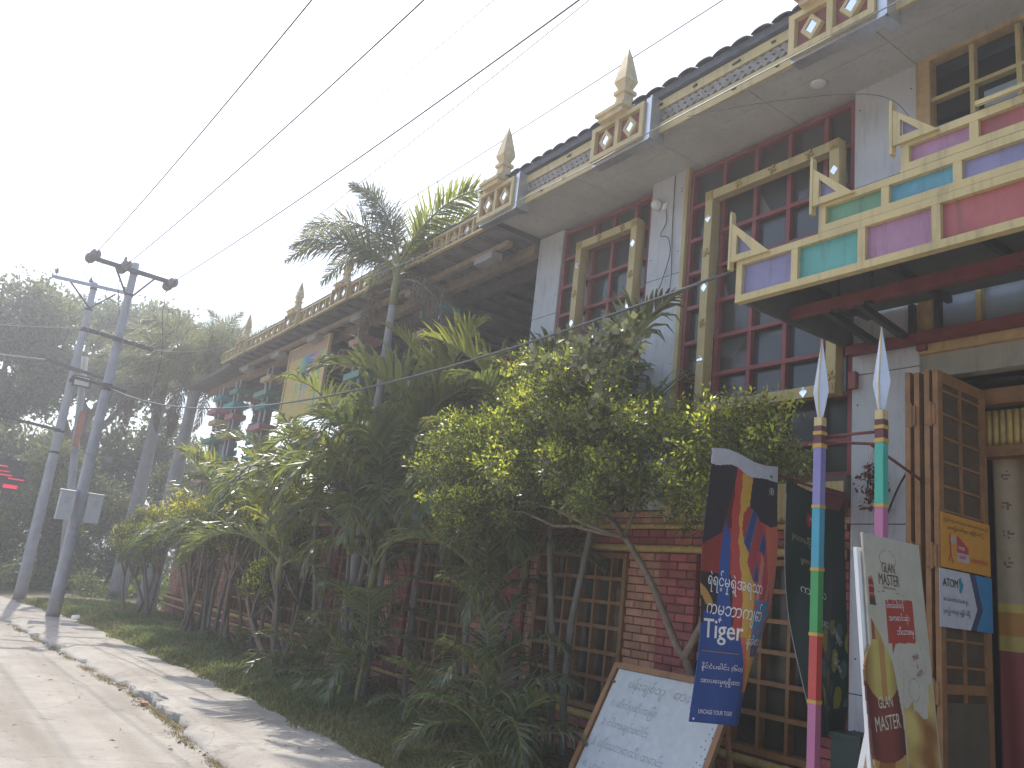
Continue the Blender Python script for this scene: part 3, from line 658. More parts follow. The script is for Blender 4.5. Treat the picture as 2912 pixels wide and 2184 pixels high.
def tri(yc, zt, zb, yr, ztip):
    """right-angled triangle ornament: upright at yc, point towards yr"""
    h = zt-zb; m_ = MB(); x0, x1 = CX-.055, CX-.032; t = .05
    o = [(yc, zb), (yr, zb-.0), (yc, zt)]; i = [(yc-t, zb+t), (yc-t-(yc-yr)*.42, zb+t), (yc-t, zt-(zt-zb)*.34)]
    vs = [(x0, *p) for p in o+i]+[(x1, *p) for p in o+i]
    m_.add(vs, [(0,1,4,3),(1,2,5,4),(2,0,3,5),(6,9,10,7),(7,10,11,8),(8,11,9,6),(0,6,7,1),(1,7,8,2),(2,8,6,0),(3,4,10,9),(4,5,11,10),(5,3,9,11)])
    q = m_.build('triangle_ornament', yellow, K)
    m_ = MB(); m_.prism([(yc, zb-.055), (yc+.02, zb-.055), (yc+.02, ztip-.03), (yc+.01, ztip), (yc, ztip-.03)], 0, x0-.004, x1+.02); m_.build('upright', yellow, q)
    m_ = MB(); m_.add([(x1+.012, *p) for p in i], [(0,1,2)]); m_.build('back_panel', pm['violet'], q)
tri(3.84, 4.47, 4.15, 3.50, 4.57); tri(3.15, 4.66, 4.375, 2.84, 4.755); tri(2.575, 4.86, 4.60, 2.285, 4.94)
m_ = MB(); m_.box(CX-.07, CX-.045, .6, 2.06, 4.648, 4.675); m_.build('cable_tray', yellow, K)
# roof sheet and steelwork beneath
m_ = MB(); m_.box(CX+.05, FX-.03, .6, 3.76, 4.12, 4.135); m_.build('roof_sheet', sheetg, K)
m_ = MB(); m_.box(CX+.03, FX-.02, 3.745, 3.775, 3.835, 4.16); m_.build('side_board', sheetg, K)
for x, w, z in ((5.05, .06, 3.90), (5.80, .07, 3.80), (4.62, .05, 4.06), (5.45, .05, 4.06)):
    m_ = MB(); m_.box(x-w/2, x+w/2, .6, 3.74, z-.04, z+.04); m_.build('steel_beam', steelr, K)
for y in (3.60, 2.95, 2.3, 1.6, .9):
    m_ = MB(); m_.bar((CX+.05, y, 4.085), (FX-.03, y, 4.085), .04, .05); m_.build('rafter', steeld, K)
for y in (3.5, 3.25, 1.9): m_ = MB(); m_.bar((5.05, y, 3.92), (5.84, y, 3.82), .05, .05); m_.build('cross_brace', steeld, K)
for x, y in ((5.05, 3.36), (5.05, 3.1), (5.8, 3.2), (5.8, 3.0)):
    m_ = MB(); m_.box(x-.022, x+.022, y-.022, y+.022, 3.84, 4.08); m_.build('strut', steeld, K)
for q in ((5.84, 5.885, 3.70, 3.765, 3.50, 3.64), (5.83, 5.885, 3.12, 3.19, 3.72, 3.80)): m_ = MB(); m_.box(*q); m_.build('bracket', redp, K)
# ------------------------------------------------------------------ painted spears
pm['blue'] = mat('spear sky blue', (.055, .29, .39), .5, .08, 4, .05)
pm['violet2'] = mat('spear violet', (.21, .195, .40), .5, .08, 4, .05); pm['green2'] = mat('spear green', (.05, .28, .085), .5, .08, 4, .05)
pm['red2'] = mat('spear red', (.43, .06, .052), .5, .08, 4, .05); pm['pink2'] = mat('spear pink', (.40, .14, .26), .5, .08, 4, .05); pm['teal2'] = mat('spear green teal', (.055, .36, .27), .5, .08, 4, .05)
blade = mat('pale blue spear blade', (.46, .52, .62), .45, .1, 6, .05)
def spear(x, y, seq, label, tipz):
    t = thing('ornamental_spear', label, 'spear', (x, y, 0), 'painted spears flanking the entrance')
    w = .026; zt = tipz-.54
    m_ = MB(); r = .052
    P = [(x, y-r*.6, zt+.17), (x, y+r*.6, zt+.17)]
    ring = lambda z, a, b: [(x-a, y, z), (x, y-b, z), (x+a, y, z), (x, y+b, z)]
    vs = ring(zt+.02, .016, .02)+ring(zt+.19, .028, .056)+ring(tipz, .001, .001)
    m_.add(vs, [(i, (i+1) % 4, 4+(i+1) % 4, 4+i) for i in range(4)]+[(4+i, 4+(i+1) % 4, 8+(i+1) % 4, 8+i) for i in range(4)]+[(3,2,1,0)]); m_.build('blade', blade, t)
    m_ = MB(); m_.bar((x-.0225, y, zt+.02), (x-.0295, y, zt+.19), .008, .003, up=(-1,0,0)); m_.bar((x-.0295, y, zt+.19), (x-.003, y, tipz-.02), .008, .003, up=(-1,0,0)); m_.build('blade_rib', yellow, t)
    z = zt+.02
    for h, mm, k in ((.055, yellow, 1.0), (.035, maroon, 1.03), (.022, gold, 1.16), (.055, maroon, 1.03), (.025, gold, 1.16)):
        m_ = MB(); m_.box(x-w*k, x+w*k, y-w*k, y+w*k, z-h, z); m_.build('collar', mm, t); z -= h
    for i, c in enumerate(seq):
        h = .352
        zz = max(0, z-h)
        m_ = MB(); m_.box(x-w, x+w, y-w, y+w, zz, z); m_.build('shaft', pm[c], t); z = zz
        if z <= 0: break
        m_ = MB(); m_.box(x-w*1.13, x+w*1.13, y-w*1.13, y+w*1.13, z-.02, z-.0005); m_.build('collar', gold, t); z -= .02
spear(4.40, 3.02, ['violet2', 'blue', 'green2', 'red2', 'pink2', 'teal2', 'violet2', 'blue', 'green2'], 'painted spear with violet top section in front of the dark green banner', 3.39)
spear(4.40, 2.617, ['teal2', 'pink2', 'blue', 'red2', 'green2', 'violet2', 'teal2', 'pink2'], 'painted spear with turquoise and pink sections behind the beer board', 3.39)
m_ = MB(); m_.tube([(4.43, 3.0, 2.72), (4.6, 2.78, 2.725), (4.425, 2.63, 2.73)], .009, 6); m_.tube([(4.43, 3.02, 2.755), (4.43, 2.63, 2.755)], .009, 6); m_.tube([(4.6, 2.8, 2.72), (5.6, 2.95, 2.62)], .010, 6)
tag(m_.build('tie_bar', steelr, None, True), 'thin red brown tie bars joining the two painted spears', 'tie bar')
# ------------------------------------------------------------------ folding door leaves
D = thing('folding_door', 'tall orange timber folding door folded open beside the grey pier', 'door', (5.75, 2.95, 0))
leaves = [3.03, 2.965, 2.895, 2.835]
for i, y in enumerate(leaves):
    m_ = MB(); a, b = 5.42, 6.08; z0, z1 = .06, 3.42-.01*(i % 2)
    for p, q in ((a, a+.06), (b-.07, b)): m_.box(p, q, y-.018, y+.018, z0, z1)
    for p, q in ((z0, z0+.10), (z1-.08, z1), (1.30, 1.36)): m_.box(a+.06, b-.07, y-.017, y+.017, p, q)
    lf = m_.build('leaf', orangew, D)
    p_ = MB(); p_.box(a+.05, b-.06, y+.002, y+.008, z0+.05, z1-.05); p_.build('pane', mat('door screen', (.085, .06, .035), .6, .3, 6, .1), lf)
    if i == 3:
        m_ = MB(); m_.box(a+.30, a+.325, y-.014, y+.001, z0+.1, z1-.08); m_.build('mullion', orangew, lf)
        k = 0; z = z0+.25
        while z < z1-.1:
            if not 1.25 < z < 1.42:
                m_ = MB(); m_.box(a+.06, b-.07, y-.013, y+.001, z-.008, z+.008); m_.build('bar', orangew, lf)
            z += .165
        m_ = MB(); m_.box(a+.06, b-.07, y-.016, y-.001, .86, 1.25); m_.build('kick_panel', mat('dim plywood', (.12, .10, .06), .6, .2), lf)
    if i in (0, 2):
        for z in (.5, 1.3, 2.15, 3.1):
            m_ = MB(); m_.box(a-.012, a+.02, y-.06, y+.008, z-.07, z+.07); m_.tube([(a-.014, y-.03, z-.085), (a-.014, y-.03, z+.085)], .012, 8); m_.build('hinge', orangew, lf)
# ------------------------------------------------------------------ posters on the door
def flat(o, U, V_, N):
    o, U, V_, N = Vector(o), Vector(U), Vector(V_), Vector(N)
    return lambda u, v: (o+U*u+V_*v, N)
def letters(nm, c): return mat('lettering '+nm, c, .5, .05, 10, 0)
LW, LK, LR_ = letters('white', (.72, .72, .72)), letters('black', (.02, .02, .025)), letters('red', (.50, .04, .05))
P1 = thing('telecom_poster', 'orange yellow poster with red lettering hung on the folding door', 'poster', (5.73, 2.80, 2.08))
s1 = flat((5.40, 2.80, 2.08), (1,0,0), (0,0,1), (0,-1,0))
def paint1(u, v):
    if inpoly(u, v, [(.10, .22), (.125, .235), (.13, .09), (.16, .04), (.14, .035), (.12, .08), (.10, .04), (.085, .045), (.11, .10)]): return (.45, .06, .04)
    if (u-.16)**2/.0012+(v-.19)**2/.0009 < 1: return (.42, .38, .36)
    if inpoly(u, v, [(.205, .225), (.225, .22), (.36, .15), (.36, .115), (.205, .115)]): return (.45, .05, .08)
    if inpoly(u, v, [(.205, .115), (.36, .115), (.36, .06), (.205, .06)]): return (.50, .42, .45)
    return (.62, .29, .035)
sheet('paper', s1, 0, .655, 0, .355, 90, 50, paint1, P1, .002)
text_on('lettering', 'ဤဆိုင်တွင် ဆင်းမ်ကတ် အင်တာနက် E-Load နှင့်', s1, .03, .292, .59, LK, P1, .036, .003)
text_on('lettering', 'ငွေဖြည့်ကတ်များ ရရှိနိုင်ပါပြီ', s1, .08, .245, .48, LK, P1, .036, .003)
text_on('lettering', 'ooredoo', s1, .385, .065, .22, LR_, P1, .045, .003)
text_on('lettering', 'FREE', s1, .22, .135, .08, LW, P1, .02, .003); text_on('lettering', 'SIM', s1, .225, .075, .09, LR_, P1, .025, .003)
P2 = thing('telecom_poster', 'white poster with blue chevrons hung low on the folding door', 'poster', (5.71, 2.795, 1.71))
s2 = flat((5.365, 2.795, 1.705), (1,0,0), (0,0,1), (0,-1,0))
def paint2(u, v):
    v = v/.365; c = lambda w: w+(.11*(v/.5) if v < .5 else .11*(1-(v-.5)/.5)*1.0) 
    t = (.095 if True else 0)*(1-abs(v-.38)/.62 if v > .38 else v/.38)
    if u > .46+t+.0: return (.03, .22, .42)
    if u > .385+t: return (.045, .055, .13)
    if inpoly(u, v*.365, [(.235, .315), (.265, .325), (.305, .28), (.275, .225), (.245, .23), (.25, .27)]): return (.02, .25, .36)
    return (.52, .55, .58)
sheet('paper', s2, 0, .69, 0, .365, 100, 56, paint2, P2, .002)
text_on('lettering', 'ATOM', s2, .035, .255, .19, LK, P2, .052, .003); text_on('lettering', 'ATOM', s2, .0365, .2555, .19, LK, P2, .052, .0034)
text_on('lettering', 'ဆင်းမ်ကတ်၊ E-Load နှင့်', s2, .04, .150, .32, LK, P2, .05, .003)
text_on('lettering', 'ငွေဖြည့်ကတ်များ ရရှိနိုင်ပါပြီ။', s2, .04, .075, .34, LK, P2, .05, .003)
# ------------------------------------------------------------------ beer display board
G = thing('beer_display_board', 'tall cream display board showing a beer bottle and two glasses beside the door', 'display board', (4.25, 2.35, 0))
so_ = Vector((3.985, 2.30, 0)); lean = Vector((.0, .07, 1)).normalized()
s3 = lambda u, v: (so_+Vector((1, 0, 0))*(u*(1.13-.06*v))+Vector((-.02*v, 0, 0))+lean*v, Vector((0, -1, .07)).normalized())
BOT = [(.02, 0), (.02, .60), (.0, .80), (-.03, 1.10), (-.052, 1.36), (-.055, 1.43), (-.045, 1.48), (-.02, 1.53), (.005, 1.56), (.02, 1.59), (.022, 1.70), (.02, 1.78), (.022, 1.80), (.02, 1.88), (.028, 1.895), (.05, 1.90), (.065, 1.89), (.072, 1.80), (.085, 1.72), (.105, 1.62), (.11, 1.58), (.15, 1.54), (.185, 1.48), (.20, 1.42), (.235, 1.22), (.245, 1.0), (.25, .2), (.25, 0)]
def paint3(u, v):
    inb = inpoly(u, v, BOT)
    if not inb and not (0 <= u <= .54 and v <= 2.11): return None
    e = (u-.09)/.15; w = math.sin(u*31+v*11)+math.sin(v*27-u*17)
    if inb:
        if v > 1.79: return (.26, .03, .03) if (v*26) % 1 > .3 else (.40, .16, .13)
        if v > 1.755: return (.05, .045, .045)
        if v > 1.59: return (.44, .41, .29) if v > 1.64+1.1*(.07-u) else (.26, .07, .03) if u < .05 else (.40, .28, .09)
        f = max(0, 1-abs(e)*1.02)
        if v > 1.40-.10*(1-min(1, e*e)):
            k = min(1, max(0, f*1.6)); base = (.17, .07, .025); hi = (.48, .39, .11) if abs(e-.05) > .16 else (.40, .22, .07); return tuple(x*(1-k)+y*k for x, y in zip(base, hi))
        if v > 1.06-.04*(1-e*e): 
            k = min(1, f*1.5); return tuple(x*(1-k)+y*k for x, y in zip((.07, .022, .018), (.19, .05, .035)))
        if v > .98: return (.30, .12, .04) if w > 0 else (.42, .26, .08)
        if v > .78+.05*e: return (.45, .43, .39)
        return (.42, .22, .06) if w > -.3 else (.22, .08, .03)
    if u > .25 and v < 1.29+.02*math.sin(u*40)-.05*(abs(u-.40) < .06)+.08*(u > .49) and u < .53:
        n = math.sin(u*24+v*6)+math.sin(v*15-u*12)+.6*math.sin(v*33+u*21); k = max(0, min(1, .5+n*.32))
        if v < .55: return (.30, .31, .30)
        return tuple(x*(1-k)+y*k for x, y in zip((.26, .11, .035), (.52, .40, .13)))
    if .16 < u < .415 and 1.585 < v-.07*(u-.3) < 1.80: return (.36, .055, .035)
    if inpoly(u, v, [(.19, 1.60), (.195, 1.53), (.24, 1.60)]): return (.36, .055, .035)
    if abs(math.hypot(u-.36, (v-1.36)*.9)-.05) < .0018 or abs(math.hypot((u-.215)*.6, v-2.0)-.045) < .0016 or abs(v-(1.835-.75*(u-.22)**2)) < .0016 and .10 < u < .36: return (.25, .23, .17)
    if abs(u-.27-.02*math.sin(v*9)) < .0018 and 1.2 < v < 1.5 or abs(u-.45-.03*math.sin(v*14)) < .0015 and 1.3 < v < 1.75: return (.30, .28, .21)
    return (.45, .43, .335)
sheet('board', s3, -.06, .56, .0, 2.112, 120, 380, paint3, G, .012)
BR = letters('brown', (.11, .07, .035)); CRM = letters('cream', (.62, .56, .42)); DRd = letters('dark red', (.26, .05, .05))
text_on('lettering', 'GLAN', s3, .15, 1.93, .12, BR, G, .05, .003); text_on('lettering', 'MASTER', s3, .115, 1.865, .19, BR, G, .058, .003)
text_on('lettering', 'BREWED WITH PRIDE', s3, .15, 1.845, .12, BR, G, .012, .003)
text_on('lettering', 'ပါတယ်ပေါ်တ်လို့', s3, .165, 1.735, .16, LW, G, .052, .003, rot=.06); text_on('lettering', 'အကောင်းဆုံး', s3, .18, 1.672, .19, LW, G, .055, .003, rot=.06); text_on('lettering', 'ဘီယာစမု', s3, .245, 1.605, .155, LW, G, .06, .003, rot=.06)
text_on('lettering', 'Malt', s3, .375, 1.50, .055, DRd, G, .03, .003, rot=.35); text_on('lettering', '&', s3, .40, 1.465, .016, DRd, G, .022, .003, rot=.35); text_on('lettering', 'HOPS', s3, .40, 1.42, .06, DRd, G, .028, .003, rot=.35)
text_on('lettering', 'GLAN', s3, .035, 1.265, .12, CRM, G, .055, .003, rot=.10); text_on('lettering', 'MASTER', s3, .0, 1.16, .21, CRM, G, .068, .003, rot=.10)
m_ = MB(); m_.lathe((so_.x+.20, so_.y+.0, 2.0), [(.012, 0), (.02, .025), (.012, .06), (.004, .07)], 8)
m_ = MB(); m_.bar((3.99, 2.33, .0), (3.958, 2.475, 2.03), .075, .02, up=(0,-1,0)); m_.build('stand_post', whitep, G)
m_ = MB(); m_.bar((4.50, 2.33, 0), (4.47, 2.46, 1.95), .05, .02, up=(0,-1,0)); m_.build('stand_post', whitep, G)
m_ = MB(); m_.bar((4.2, 2.8, 0), (4.2, 2.46, 1.6), .03, .03); m_.build('prop', whitep, G)
# ------------------------------------------------------------------ whiteboard menu
WB = thing('menu_whiteboard', 'white menu board in an orange timber frame leaning over the planting', 'whiteboard', (4.9, 4.95, 0))
wo = Vector((4.725, 5.6, 0)); wu = Vector((0, -1, 0)); wv = (Vector((5.292, 5.6, 1.12))-wo).normalized(); wn = Vector((-wv.z, 0, wv.x)).normalized(); HB = (Vector((5.292, 5.6, 1.12))-wo).length
s4 = lambda u, v: (wo+wu*u+wv*v, wn)
def paint4(u, v):
    n = math.sin(u*91.7+v*37.1)*math.sin(u*53.3-v*77.7)
    if u > 1.18 and n > .86: return (.10, .08, .06)
    return (.53, .56, .56)
sheet('board', s4, .04, 1.26, .05, HB-.045, 120, 110, paint4, WB, .012)
fm_ = MB()
for (u0, v0), (u1, v1) in (((.0, .0), (0, HB)), ((1.3, 0), (1.3, HB))): fm_.bar(s4(u0, v0)[0], s4(u1, v1)[0], .05, .035, up=wn)
fm_.bar(s4(.026, HB-.022)[0]+wn*.002, s4(1.274, HB-.022)[0]+wn*.002, .05, .03, up=wn); fm_.bar(s4(.026, .025)[0]+wn*.002, s4(1.274, .025)[0]+wn*.002, .05, .03, up=wn); fm_.build('frame', orangew, WB)
for y in (5.55, 4.35):
    m_ = MB(); m_.bar((5.22, y, .98), (5.45, y, -.02), .03, .03); m_.build('leg', orangew, WB)
INK = mat('faded marker ink', (.33, .36, .36), .6, .3, 25, 0)
for body, u, v, w, h in (('ပန်းချစ်သူ', .22, HB-.24, .42, .15), ('စားပွဲ', .74, HB-.25, .26, .14), ('1. ဆိတ်ပုဆိုးကြမ်း', .12, HB-.41, .52, .12), ('2. ငါးကချင်ပေါင်း', .10, HB-.58, .54, .12), ('3. ယိုးသဘောသီး ထောင်း', .09, HB-.76, .80, .13), ('4. ဟင်းထုပ်ခေါက်  ကြွက်', .08, HB-.94, .95, .12), ('5. ငါးဆုပ်', .08, HB-1.10, .6, .12)):
    text_on('handwriting', body, s4, u, v, w, INK, WB, h, .002, shear=.12, rot=-.02)
# ------------------------------------------------------------------ banners on a bracket pole
m_ = MB(); m_.tube([(FX-.01, 3.78, 2.62), (4.18, 3.70, 2.655)], .011, 8); m_.box(5.60, FX+.0, 3.775, 3.80, 2.50, 2.66)
tag(m_.build('banner_pole', steelr), 'thin rusty pole on the grey pier from which the banners hang', 'pole')
def cloth(o, ux, amp, yo):
    def f(u, v):                              # u from left, v downward from the pole (negative)
        d = -v
        x = o.x+u*(1-.14*min(1, d/1.6))*ux; curl = max(0, (u-.35))*max(0, d-.5)*.35
        y = o.y+amp*math.sin(u*7+d*1.3)*min(1, d*1.2)+.035*math.sin(d*4.1+u*2)*min(1, d)+curl*.5-.05*min(1, d)*math.sin(u*3)
        return Vector((x-.045*d*.2-curl*.55, y+.16*d*.0, o.z+v+.02*math.sin(u*9)*(d < .1))), Vector((0, -1, 0))
    return f
T = thing('beer_banner', 'blue, black and red beer banner hanging from the bracket pole', 'banner', (4.55, 3.7, 1.0))
s5 = cloth(Vector((4.19, 3.69, 2.66)), 1., .045, 0)
NAVY, BLUE, REDB, YEL, ORG, BLK = (.018, .018, .03), (.02, .065, .24), (.42, .05, .04), (.55, .31, .045), (.55, .13, .07), (.02, .018, .02)
FIG = [(.40, -.30), (.36, -.36), (.345, -.46), (.36, -.56), (.39, -.62), (.37, -.68), (.40, -.80), (.48, -.80), (.52, -.66), (.55, -.55), (.53, -.44), (.48, -.34)]
BOT5 = [(.455, -.60), (.51, -.60), (.53, -.75), (.60, -.88), (.615, -1.08), (.605, -1.28), (.42, -1.28), (.39, -1.1), (.41, -.92), (.45, -.80)]
def paint5(u, v):
    d = -v
    if d < .075+.01*math.sin(u*20): return (.48, .49, .52)
    if inpoly(u, v, BOT5):
        if d > .92:
            k = math.sin(u*70+d*23)*math.sin(d*61-u*31)
            return (.45, .05, .12) if k > .45 else (.03, .22, .36) if d < 1.2 else (.03, .08, .16)
        return (.40, .05, .07) if math.sin(u*60+d*18) > -.5 else (.50, .18, .12)
    if inpoly(u, v, FIG):
        k = math.sin(u*45+d*17); return (.03, .05, .16) if k > .35 else (.02, .17, .27) if k > .1 else (.33, .04, .04)
    # blue field
    xb = .19-.13*(d-.5) if d < 1.02 else .02 if d < 1.1 else -1
    lim = .24 if d < .9 else .26 if d < 1.1 else .30+.0*(d)
    edge = .245+.02*math.sin(d*5)
    if d > 1.16: edge = .32+.10*min(1, (d-1.16)/.3)-.02+ (.1 if d > 1.5 else 0)
    if d > .40 and u > max(-.01, xb) and u < min(edge, .19+.5*max(0, d-.40)) : return BLUE
    if d > 1.55: return BLUE
    if .78 < d < .98 and u < .11 and abs(math.hypot(u+.08, d-1.02)-.155) < .03: return (.45, .24, .07)
    # drip stripes
    r0 = .27-.03*d+.003*math.sin(d*31); r1 = .335-.03*d+.005*math.sin(d*43)
    y1 = .43-.03*d+.006*math.sin(d*17)
    if d > 1.16:
        return YEL if u > edge+.04 and u < .62 else ORG
    if r0 < u < r1: return REDB
    if r1 <= u < y1: return YEL
    if d < .42-.25*abs(u-.62) and u >= y1: return NAVY
    if u >= y1: return (.40, .06, .06) if u < .56 else ORG
    if d < .35+.55*(.25-u)+.12: return NAVY if u < .30-.25*d else (.10, .02, .02)
    if d < .78: return (.24, .03, .025)
    return BLK
sheet('cloth', s5, 0, .70, -1.70, .03, 110, 270, paint5, T, .003, printmat('banner vinyl', .42))
text_on('lettering', 'ရဲရင့်မှုရဲ့အရသာ', s5, .05, -.90, .42, LW, T, .15, .006, shear=.1, rot=-.06)
text_on('lettering', 'ကမ္ဘာကျော်', s5, .03, -1.09, .44, LW, T, .17, .006, shear=.12, rot=-.04)
text_on('lettering', 'Tiger', s5, .02, -1.225, .29, LW, T, .155, .006); text_on('lettering', 'Tiger', s5, .024, -1.224, .29, LW, T, .155, .0064)
text_on('lettering', 'နဲ့ခံစားပါ', s5, .34, -1.24, .27, LW, T, .11, .006, shear=.1)
text_on('lettering', 'နိုင်ငံပေါင်း (၆၀)', s5, .035, -1.39, .31, LW, T, .055, .006); text_on('lettering', 'အားပေးမှုရရှိထား', s5, .04, -1.475, .30, LW, T, .055, .006)
text_on('lettering', 'UNCAGE YOUR TIGER', s5, .055, -1.645, .25, LW, T, .026, .006)
text_on('emblem', '⑧', s5, .60, -.19, .05, LW, T, .05, .006)
m_ = MB()
P_ = [s5(.02+.28*i/8, -1.268)[0]+Vector((0, -.006, 0)) for i in range(9)]
for a, b in zip(P_, P_[1:]): m_.bar(a, b, .004, .003)
m_.build('gold_line', gold, T)
m_ = MB(); m_.add([tuple(s5(.02+a, -1.685+b)[0]+Vector((0, -.006, 0))) for a, b in ((0, 0), (.012, 0), (.012, .012), (0, .012))], [(0,1,2,3)]); m_.build('eyelet', whitep, T)
T2 = thing('beer_banner', 'dark green banner with Burmese prices hanging close to the pier', 'banner', (5.4, 3.78, 1.0))
def s6(u, v):
    d = -v; x = 5.06+u*(1-.52*min(1, d/1.75))+.33*min(1, d/1.75)**1.1
    y = 3.74+.04*math.sin(u*9+d*2)*min(1, d)+.05*math.sin(d*2.2+u*3)
    return Vector((x, y, 2.635+v-.03*math.sin(math.pi*u/.78)*1.2)), Vector((0, -1, 0))
def paint6(u, v):
    d = -v
    if u < .012 and d > .1: return (.28, .29, .28)
    if .30 < u < .50 and .17 < d+.15*(u-.3)*-1 < .26: return (.36, .03, .05)
    if .93 < d < 1.55 and u > .22:
        k = math.sin(u*21+d*9)*math.sin(d*13-u*8)
        if k > .35: return (.22, .20, .03)
        if k < -.55: return (.06, .10, .10)
        if .30 < u < .42 and d < 1.2: return (.14, .05, .03)
        return (.012, .035, .022)
    return (.010, .028, .022)
sheet('cloth', s6, 0, .78, -1.72, 0, 90, 220, paint6, T2, .003, printmat('banner vinyl', .42))
LG = letters('dim gold', (.36, .33, .18)); LG2 = letters('dim white', (.55, .55, .5))
text_on('lettering', 'ဖွေးလာပြီးဆုံး', s6, .10, -.41, .30, LG, T2, .08, .005, rot=-.1); text_on('lettering', 'မွှေးဟားခြင်း', s6, .20, -.56, .26, LG, T2, .07, .005, rot=-.1)
text_on('lettering', 'ကျပ်သ', s6, .16, -.80, .28, LG2, T2, .12, .005, rot=-.08); text_on('lettering', 'ငါးရာ', s6, .22, -1.0, .24, LG2, T2, .11, .005, rot=-.08); text_on('lettering', 'Myanmar', s6, .33, -.235, .16, LG2, T2, .035, .005, rot=-.1)
text_on('lettering', 'ရွှေအရသာ', s6, .56, -1.02, .16, LG2, T2, .07, .005, rot=-.9); text_on('lettering', 'ပိုရွှင်စေ', s6, .56, -1.2, .16, LG2, T2, .07, .005, rot=-.9)
# ------------------------------------------------------------------ small things at the pier
m_ = MB(); m_.box(5.50, 5.80, 3.42, 3.64, -.02, .90); m_.box(5.49, 5.81, 3.41, 3.65, .90, .93); b_ = tag(m_.build('bin_box', mat('dark green steel', (.018, .04, .034), .5, .2)), 'dark green metal box standing at the foot of the grey pier', 'box')
dh = thing('dried_plant', 'bunch of dried reddish brown leaves hanging on the grey pier', 'plant', (5.62, 3.4, 2.6))
m_ = MB(); m_.tube([(5.80, 3.50, 3.02), (5.76, 3.5, 2.86)], .002, 4); m_.tube([(5.80, 3.50, 3.02), (5.78, 3.54, 2.86)], .002, 4); m_.build('string', wire_g, dh)
V = []; F = []; r_ = np.random.RandomState(5)
for i in range(230):
    t = r_.rand(); z = 2.87-.36*t; sp = .035+.04*math.sin(math.pi*min(1, t*1.3)); yy = 3.52+(.045 if i % 3 == 0 and t > .55 else -.035 if t > .55 else 0)
    c = np.array([5.80+r_.randn()*sp*.6, yy+r_.randn()*sp*.7, z]); a = r_.randn(3); a[2] -= .8; a /= np.linalg.norm(a); b = np.cross(a, r_.randn(3)); b /= np.linalg.norm(b); L_ = .03+.03*r_.rand()
    k = len(V); V += [c, c+a*L_*.5+b*.012, c+a*L_, c+a*L_*.5-b*.012]; F.append((k, k+1, k+2, k+3))
leafmat('dead leaf', (.17, .055, .035), (.22, .07, .03), .2)
obj('leaves', np_mesh('leaves', np.array(V), np.array(F), MT['dead leaf']), dh)
wlamp = thing('wall_lamp', 'round white wall lamp high on the second grey pier', 'lamp', (5.85, 6.15, 5.94))
m_ = MB(); m_.lathe((5.84, 6.13, 5.88), [(.02, 0), (.045, .015), (.062, .05), (.062, .075), (.04, .11), (.01, .125)], 14); m_.build('globe', whitep, wlamp, True)
m_ = MB(); m_.box(5.86, 5.895, 6.0, 6.06, 5.86, 5.93); m_.build('junction_box', whitep, wlamp)
def cable(name, pts, r, mm, label, n=8): 
    m_ = MB(); m_.tube(curve_pts(pts, n), r, 5); return tag(m_.build(name, mm, None, True), label, 'cable')
cable('electric_cable', [(5.885, 6.02, 5.86), (5.88, 6.0, 5.7), (5.86, 6.05, 5.55), (5.87, 5.95, 5.5), (5.87, 5.9, 5.3), (5.86, 5.98, 5.0), (5.87, 6.05, 4.85), (5.87, 5.92, 4.7), (5.87, 5.86, 5.0), (5.88, 5.9, 5.6), (5.89, 5.92, 6.24)], .0045, wire_b, 'loose black cable looping down the second grey pier')
cable('electric_cable', [(4.98, 4.9, 6.1), (5.3, 4.1, 6.05), (5.6, 3.3, 5.85), (5.82, 3.12, 5.4), (5.83, 3.05, 4.95)], .0035, mat('blue grey cable', (.12, .15, .18), .5), 'thin cable dropping from the eave past the upper window')
cable('electric_cable', [(4.86, -2, 6.02), (4.86, 2, 6.03), (4.87, 5, 6.05), (4.86, 6.2, 6.02), (4.87, 7.6, 6.06), (4.86, 8.5, 6.0), (4.7, 9.6, 5.86), (4.5, 11.5, 5.9), (4.2, 14, 6.2)], .006, wire_g, 'pale cable strung along the underside of the eave')
cable('electric_cable', [(5.84, 3.10, 3.2), (5.82, 3.2, 2.9), (5.83, 3.35, 2.65), (5.84, 3.5, 2.3)], .008, wire_b, 'bundle of black cables on the pier beside the folding door')
# rainbow sign on the terrace
RS = thing('terrace_sign', 'yellow signboard with rainbow colours hanging under the terrace eave', 'sign', (5.62, 15.3, 4.6))
s7 = flat((5.60, 16.45, 4.45), (0,-1,0), (0,0,1), (-1,0,0))
def paint7(u, v):
    if v > 1.27: return (.42, .27, .17)
    if v > .80+.02*abs(math.sin(u*18)) and .5 < u < 1.6:
        t = (u-.5)/1.1+(.9-v)*.35; 
        c = [(.50, .45, .12), (.12, .36, .32), (.06, .20, .45), (.20, .16, .42), (.50, .22, .28), (.52, .35, .20)]
        k = max(0, min(4.99, t*5)); i = int(k); f = k-i; return tuple(a*(1-f)+b*f for a, b in zip(c[i], c[i+1]))
    if u > 1.62 and u < 1.74: return (.18, .38, .16)
    for c, col in ((.62, (.1, .4, .2)), (.92, (.08, .22, .45)), (1.1, (.3, .3, .42))):
        if abs(u-c) < .045-.03*(v < .55) and .25 < v < .74: return col
    return (.56, .42, .14)
sheet('board', s7, 0, 1.95, 0, 1.5, 130, 100, paint7, RS, .02)
m_ = MB(); m_.box(5.58, 5.64, 16.45, 16.52, 4.40, 6.0); m_.box(5.58, 5.64, 14.43, 14.50, 4.40, 6.0); m_.box(5.585, 5.635, 14.5, 16.45, 5.95, 6.0); m_.build('frame', yellow, RS)
